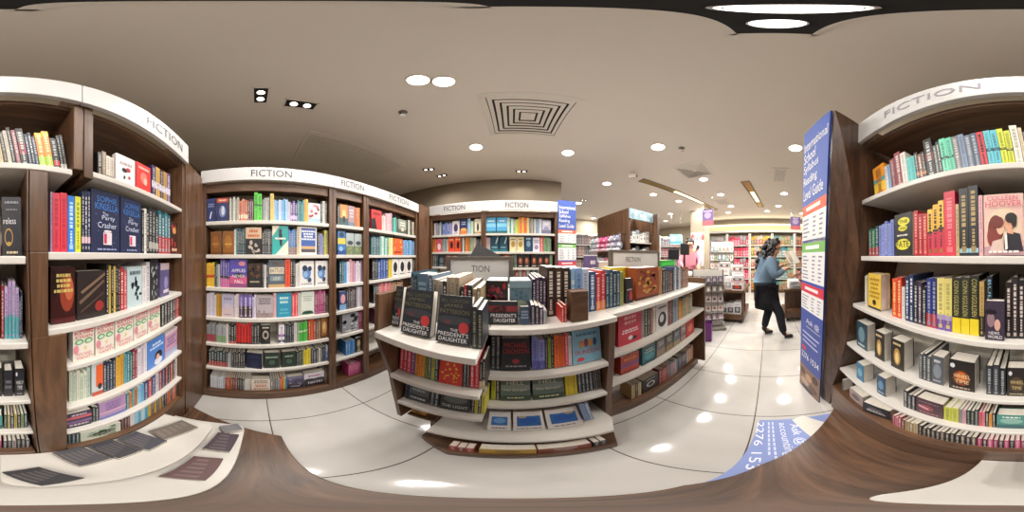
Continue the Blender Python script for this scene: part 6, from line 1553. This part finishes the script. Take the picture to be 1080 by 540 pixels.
TBL += [('h', 3.56, .66, 1.07, .22, .2, .12, ['c8c4be', '8a4a40', 'e0dcd6'], 'flat white boxed game topping the stack behind the red-lidded box'),
        ('i', 3.58, .96, 1.15, .22, .18, .10, ['b8b0a8', '4a4a50', 'd8d0c8'], 'flat grey boxed game topping the stack at the back of the display table'),
        ('j', 3.24, .60, .90, .20, .22, .10, ['d8d6d4', '5a5a64', 'b8b4b4'], 'flat white boxed game lying on the red-lidded box')]
for n, x, y, z, w, d, h, cs, lab in TBL:
    item('boxed_game', lab, 'boxed game', 'boxes on the display table', (x, y, z), R90, w, d, h, cs)
for k in range(3):
    item('boxed_game', f'white boxed game on the lower deck of the display table, {ONES[k + 1]} from the aisle', 'boxed game', 'boxes on the lower deck', (3.26, .60 + k * .14, .20), R90, .13, .2, .26 - .03 * k, ['d8d6d4', '3a4048', 'a8a4a4'])
for k in range(4):
    o = item('toy_tub', 'blue toy tub on the lower deck of the display table', 'toy tub', 'blue tubs on the lower deck', (3.25, 1.01 + k * .058, .20), R90, .054, .12, .13 + .03 * (k % 2), ['2f5cae', '6a9cd8', 'c8d8ec'])
table('low walnut display table of white magazines mostly behind the tall reading guide', (3.60, -.62, 0), .7, .62, .72)
for k in range(7):
    item('magazine', f'white magazine lying in the pile on the half-hidden table, {ONES[k + 1]} from the bottom', 'magazine', 'magazines piled on the half-hidden table', (3.44 + .008 * math.sin(k * 2.1), -.54 + .008 * math.cos(k * 3.3), .72 + k * .0235), R90 + .1 * math.sin(k * 1.7), .22, .28, .022, ['dedcd8', 'b8b4b0', '8a94a8'], lid=False)
pb = thing('carrier_bag', 'purple paper carrier bag on the floor at the end of the island', 'bag', (2.30, .93, 0), .2)
m = MB().add([(-.06, -.10, 0), (.06, -.10, 0), (.06, .10, 0), (-.06, .10, 0), (-.045, -.10, .34), (.045, -.10, .34), (.045, .10, .34), (-.045, .10, .34)], [(0, 3, 2, 1), (0, 1, 5, 4), (1, 2, 6, 5), (2, 3, 7, 6), (3, 0, 4, 7)], C('6a2c78'))
m.build('bag', 'printed_card', pb)
for s in (-1, 1):
    MB().tube([(s * .045, -.04, .33), (s * .04, -.035, .42), (s * .04, .035, .42), (s * .045, .04, .33)], .004, 6, C('8a4c98')).build('cord_handle', 'plastic', pb)


# ---- wire racks
def rack(label, loc, rotz, w, h, rows, cols, palette, clab, group, cw=.8):
    t = thing('card_rack', label, 'card rack', loc, rotz, 'wire racks by the pillar')
    for x in (-w / 2, w / 2):
        MB().tube([(x, 0, 0), (x, 0, h)], .012, 8).build('upright', 'chrome', t)
    MB().box(-w / 2 - .03, -.15, 0, w / 2 + .03, .12, .05).build('base', 'grey_metal', t, bevel=.003)
    MB().box(-w / 2, .02, .1, w / 2, .03, h).build('back_panel', 'white_metal', t)
    c_, s_ = math.cos(rotz), math.sin(rotz)
    for r in range(rows):
        z = .18 + (h - .25) * r / rows
        MB().tube([(-w / 2, -.075, z + .05), (w / 2, -.075, z + .05)], .004, 6).box(-w / 2, -.08, z - .008, w / 2, .02, z).build('pocket', 'chrome', t)
        for k in range(cols):
            x = -w / 2 + w * (k + .5) / cols
            cs = palette[(r * 3 + k * 5) % len(palette)]
            hh = (h - .25) / rows * .74
            m = MB().box(-w / cols * cw / 2, -.012, 0, w / cols * cw / 2, .012, hh, C(cs[0]))
            paint(m, lambda u, v: (-w / cols * cw / 2 + w / cols * cw * u, -.0125, hh * v), [('e', .5, .5, .3, .22, cs[1]), ('l', .75, .92, 1, cs[1])])
            yy = -.045
            o = m.build('greeting_card', 'printed_card', loc=(loc[0] + x * c_ - yy * s_, loc[1] + x * s_ + yy * c_, z + .004), rot=(-.12, 0, rotz))
            tag(o, clab, 'card', group)


PALC = [('b8c0b4', '6a7a70'), ('cfd0cc', '8a8c94'), ('9aa8a4', 'd8dcd8'), ('c4b8ac', '7a6a60'), ('8c98a0', 'c8d0d4'), ('d8d4c8', 'a86a60'), ('a4ac90', '5a6450')]
rack('tall wire rack of pale cards beside the pillar', (4.15, 1.20, 0), R90 + .1, .62, 1.78, 7, 6, PALC, 'small pale greeting card in the tall wire rack beside the pillar', 'cards in the tall wire rack')
PALM = [('8a7a80', 'c8b8bc'), ('b8a8a4', '4a4048'), ('5c5460', 'a89ca8'), ('c8c0b8', '8a4a4c'), ('746c68', 'd0c8c0')]
rack('low wire rack of patterned cards in front of the cashier', (2.75, 1.06, 0), R90 + .5, .55, 1.15, 5, 5, PALM, 'patterned greeting card in the low wire rack before the cashier', 'cards in the low wire rack')

# ---- the bright toy wall at the far end, and dim shelves deep in the shop
WALLS = [((6.28, 2.02), R90, .9, [('aab4b4', '6a7478'), ('c4c8c8', '8a6a70'), ('8a98a0', 'd0d4d4')], 'grey and white', 'toy wall unit of pale goods behind the tall wire rack'),
         ((6.28, 1.12), R90, .86, [('c8344c', 'e8a0b0'), ('d84a74', 'f0c8d4'), ('a8b0b8', 'c83a58'), ('b82c44', 'e0d0d0')], 'red and pink', 'toy wall unit of red and pink packages'),
         ((6.28, .26), R90, .82, [('d8c83c', 'c84a2c'), ('e0d870', '3a8c4a'), ('c8d0c4', 'd8482c'), ('e0b838', '4a70a8'), ('dcdccc', 'c0392c')], 'yellow and red', 'toy wall unit of yellow packages behind the walking shopper'),
         ((6.28, -.58), R90, .82, [('4c9ca8', 'd8e4e0'), ('a8c4a0', 'c8703c'), ('c8b890', '6a8c5c'), ('6aa8b8', 'e0e0d0')], 'teal and tan', 'toy wall unit of teal packages beyond the magazine'),
         ((6.28, -1.42), R90, .82, [('b84a4c', 'd8c8b0'), ('8c6a54', 'c8b498'), ('c8a888', '7a3a3c')], 'red and brown', 'toy wall unit of brownish packages beside the tall reading guide'),
         ((2.55, 5.35), 0, .95, [('6a6468', 'a89ca0'), ('8a7c78', 'c8b8b0'), ('54545c', '9098a0')], 'dim grey', 'dim shelf unit against the wall deep in the shop'),
         ((3.55, 5.35), 0, .95, [('7a6a64', 'b8a8a0'), ('a89c94', '5a5054'), ('5c5c64', 'a0a8b0')], 'dim brown', 'second dim shelf unit deep in the shop, behind the plush toys'),
         ((5.75, 3.9), -.9, .95, [('8a8488', 'c8c0c4'), ('a86a78', 'd8c8cc'), ('6a7484', 'b8c4cc')], 'mixed grey', 'shelf unit in the far corner of the shop behind the pillar')]
for (x, y), rz, w, pal, nm, lab in WALLS:
    u = thing('toy_shelf', lab, 'shelf unit', (x, y, 0), rz, 'shelf units at the far end of the shop')
    for sx in (-w / 2, w / 2 - .03):
        MB().box(sx, -.22, 0, sx + .03, .2, 2.25).build('side_panel', 'white_metal', u)
    MB().box(-w / 2 + .03, .17, 0, w / 2 - .03, .2, 2.25).build('back_panel', 'shelf_back', u)
    MB().box(-w / 2 + .03, -.2, 0, w / 2 - .03, .17, .12).build('base', 'walnut_level', u)
    c_, s_ = math.cos(rz), math.sin(rz)
    for r in range(5):
        z = .12 + r * .42
        if r: MB().box(-w / 2 + .03, -.2, z - .025, w / 2 - .03, .17, z).build('shelf', 'white_laminate', u)
        n = 7
        for k in range(n):
            xx = -w / 2 + .03 + (w - .06) * (k + .5) / n
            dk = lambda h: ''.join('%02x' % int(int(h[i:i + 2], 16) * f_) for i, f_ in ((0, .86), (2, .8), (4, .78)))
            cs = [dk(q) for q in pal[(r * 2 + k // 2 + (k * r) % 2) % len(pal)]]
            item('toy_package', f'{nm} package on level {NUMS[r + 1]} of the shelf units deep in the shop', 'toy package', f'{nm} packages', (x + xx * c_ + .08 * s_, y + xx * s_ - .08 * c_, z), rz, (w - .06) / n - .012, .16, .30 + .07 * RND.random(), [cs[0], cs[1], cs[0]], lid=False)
cv = thing('cove_light', 'long warm glowing cove running along the top of the toy wall', 'cove light', (6.3, .35, 2.30))
MB().box(-.25, -2.5, 0, .28, 2.5, .04).box(-.25, -2.5, .04, -.22, 2.5, .08).build('ledge', 'white_laminate', cv)
MB().box(.1, -2.45, .05, .14, 2.45, .09).build('tube', 'cove_glow', cv)
for y in (-1.6, 0, 1.6):
    L = bpy.data.lights.new('cove_lamp', 'AREA'); L.shape = 'RECTANGLE'; L.size = .08; L.size_y = 1.55; L.energy = 11; L.color = (1, .86, .6)
    o = bpy.data.objects.new('cove_lamp', L); LINK(o); o.parent = cv; o.location = (.0, y, .10); o.rotation_euler = (PI, .0, 0)
struct('trim_3', MB().box(6.05, -2.6, 2.62, 6.6, 3.0, 2.8), 'wall_paint')

# ================================================================ camera and exposure
cam = bpy.data.cameras.new('camera')
cam.type = 'PANO'
try:
    cam.panorama_type = 'EQUIRECTANGULAR'
except Exception:
    pass
try:
    cam.cycles.panorama_type = 'EQUIRECTANGULAR'
except Exception:
    pass
co = bpy.data.objects.new('camera', cam)
LINK(co)
co.location = (0, 0, CAM_Z)
co.rotation_euler = (PI / 2, 0, 0)
cam.clip_start = .01
SC.camera = co
w = bpy.data.worlds.new('world')
SC.world = w
w.use_nodes = True
w.node_tree.nodes['Background'].inputs[0].default_value = (1.0, .9, .78, 1)
w.node_tree.nodes['Background'].inputs[1].default_value = .2
SC.view_settings.view_transform = 'Standard'
SC.view_settings.look = 'None'
SC.view_settings.gamma = 1
SC.view_settings.use_curve_mapping = False
SC.view_settings.exposure = 0.72
try:
    SC.cycles.use_denoising = True
    SC.cycles.max_bounces = 10
    SC.cycles.diffuse_bounces = 6
    SC.cycles.sample_clamp_indirect = 6
except Exception:
    pass
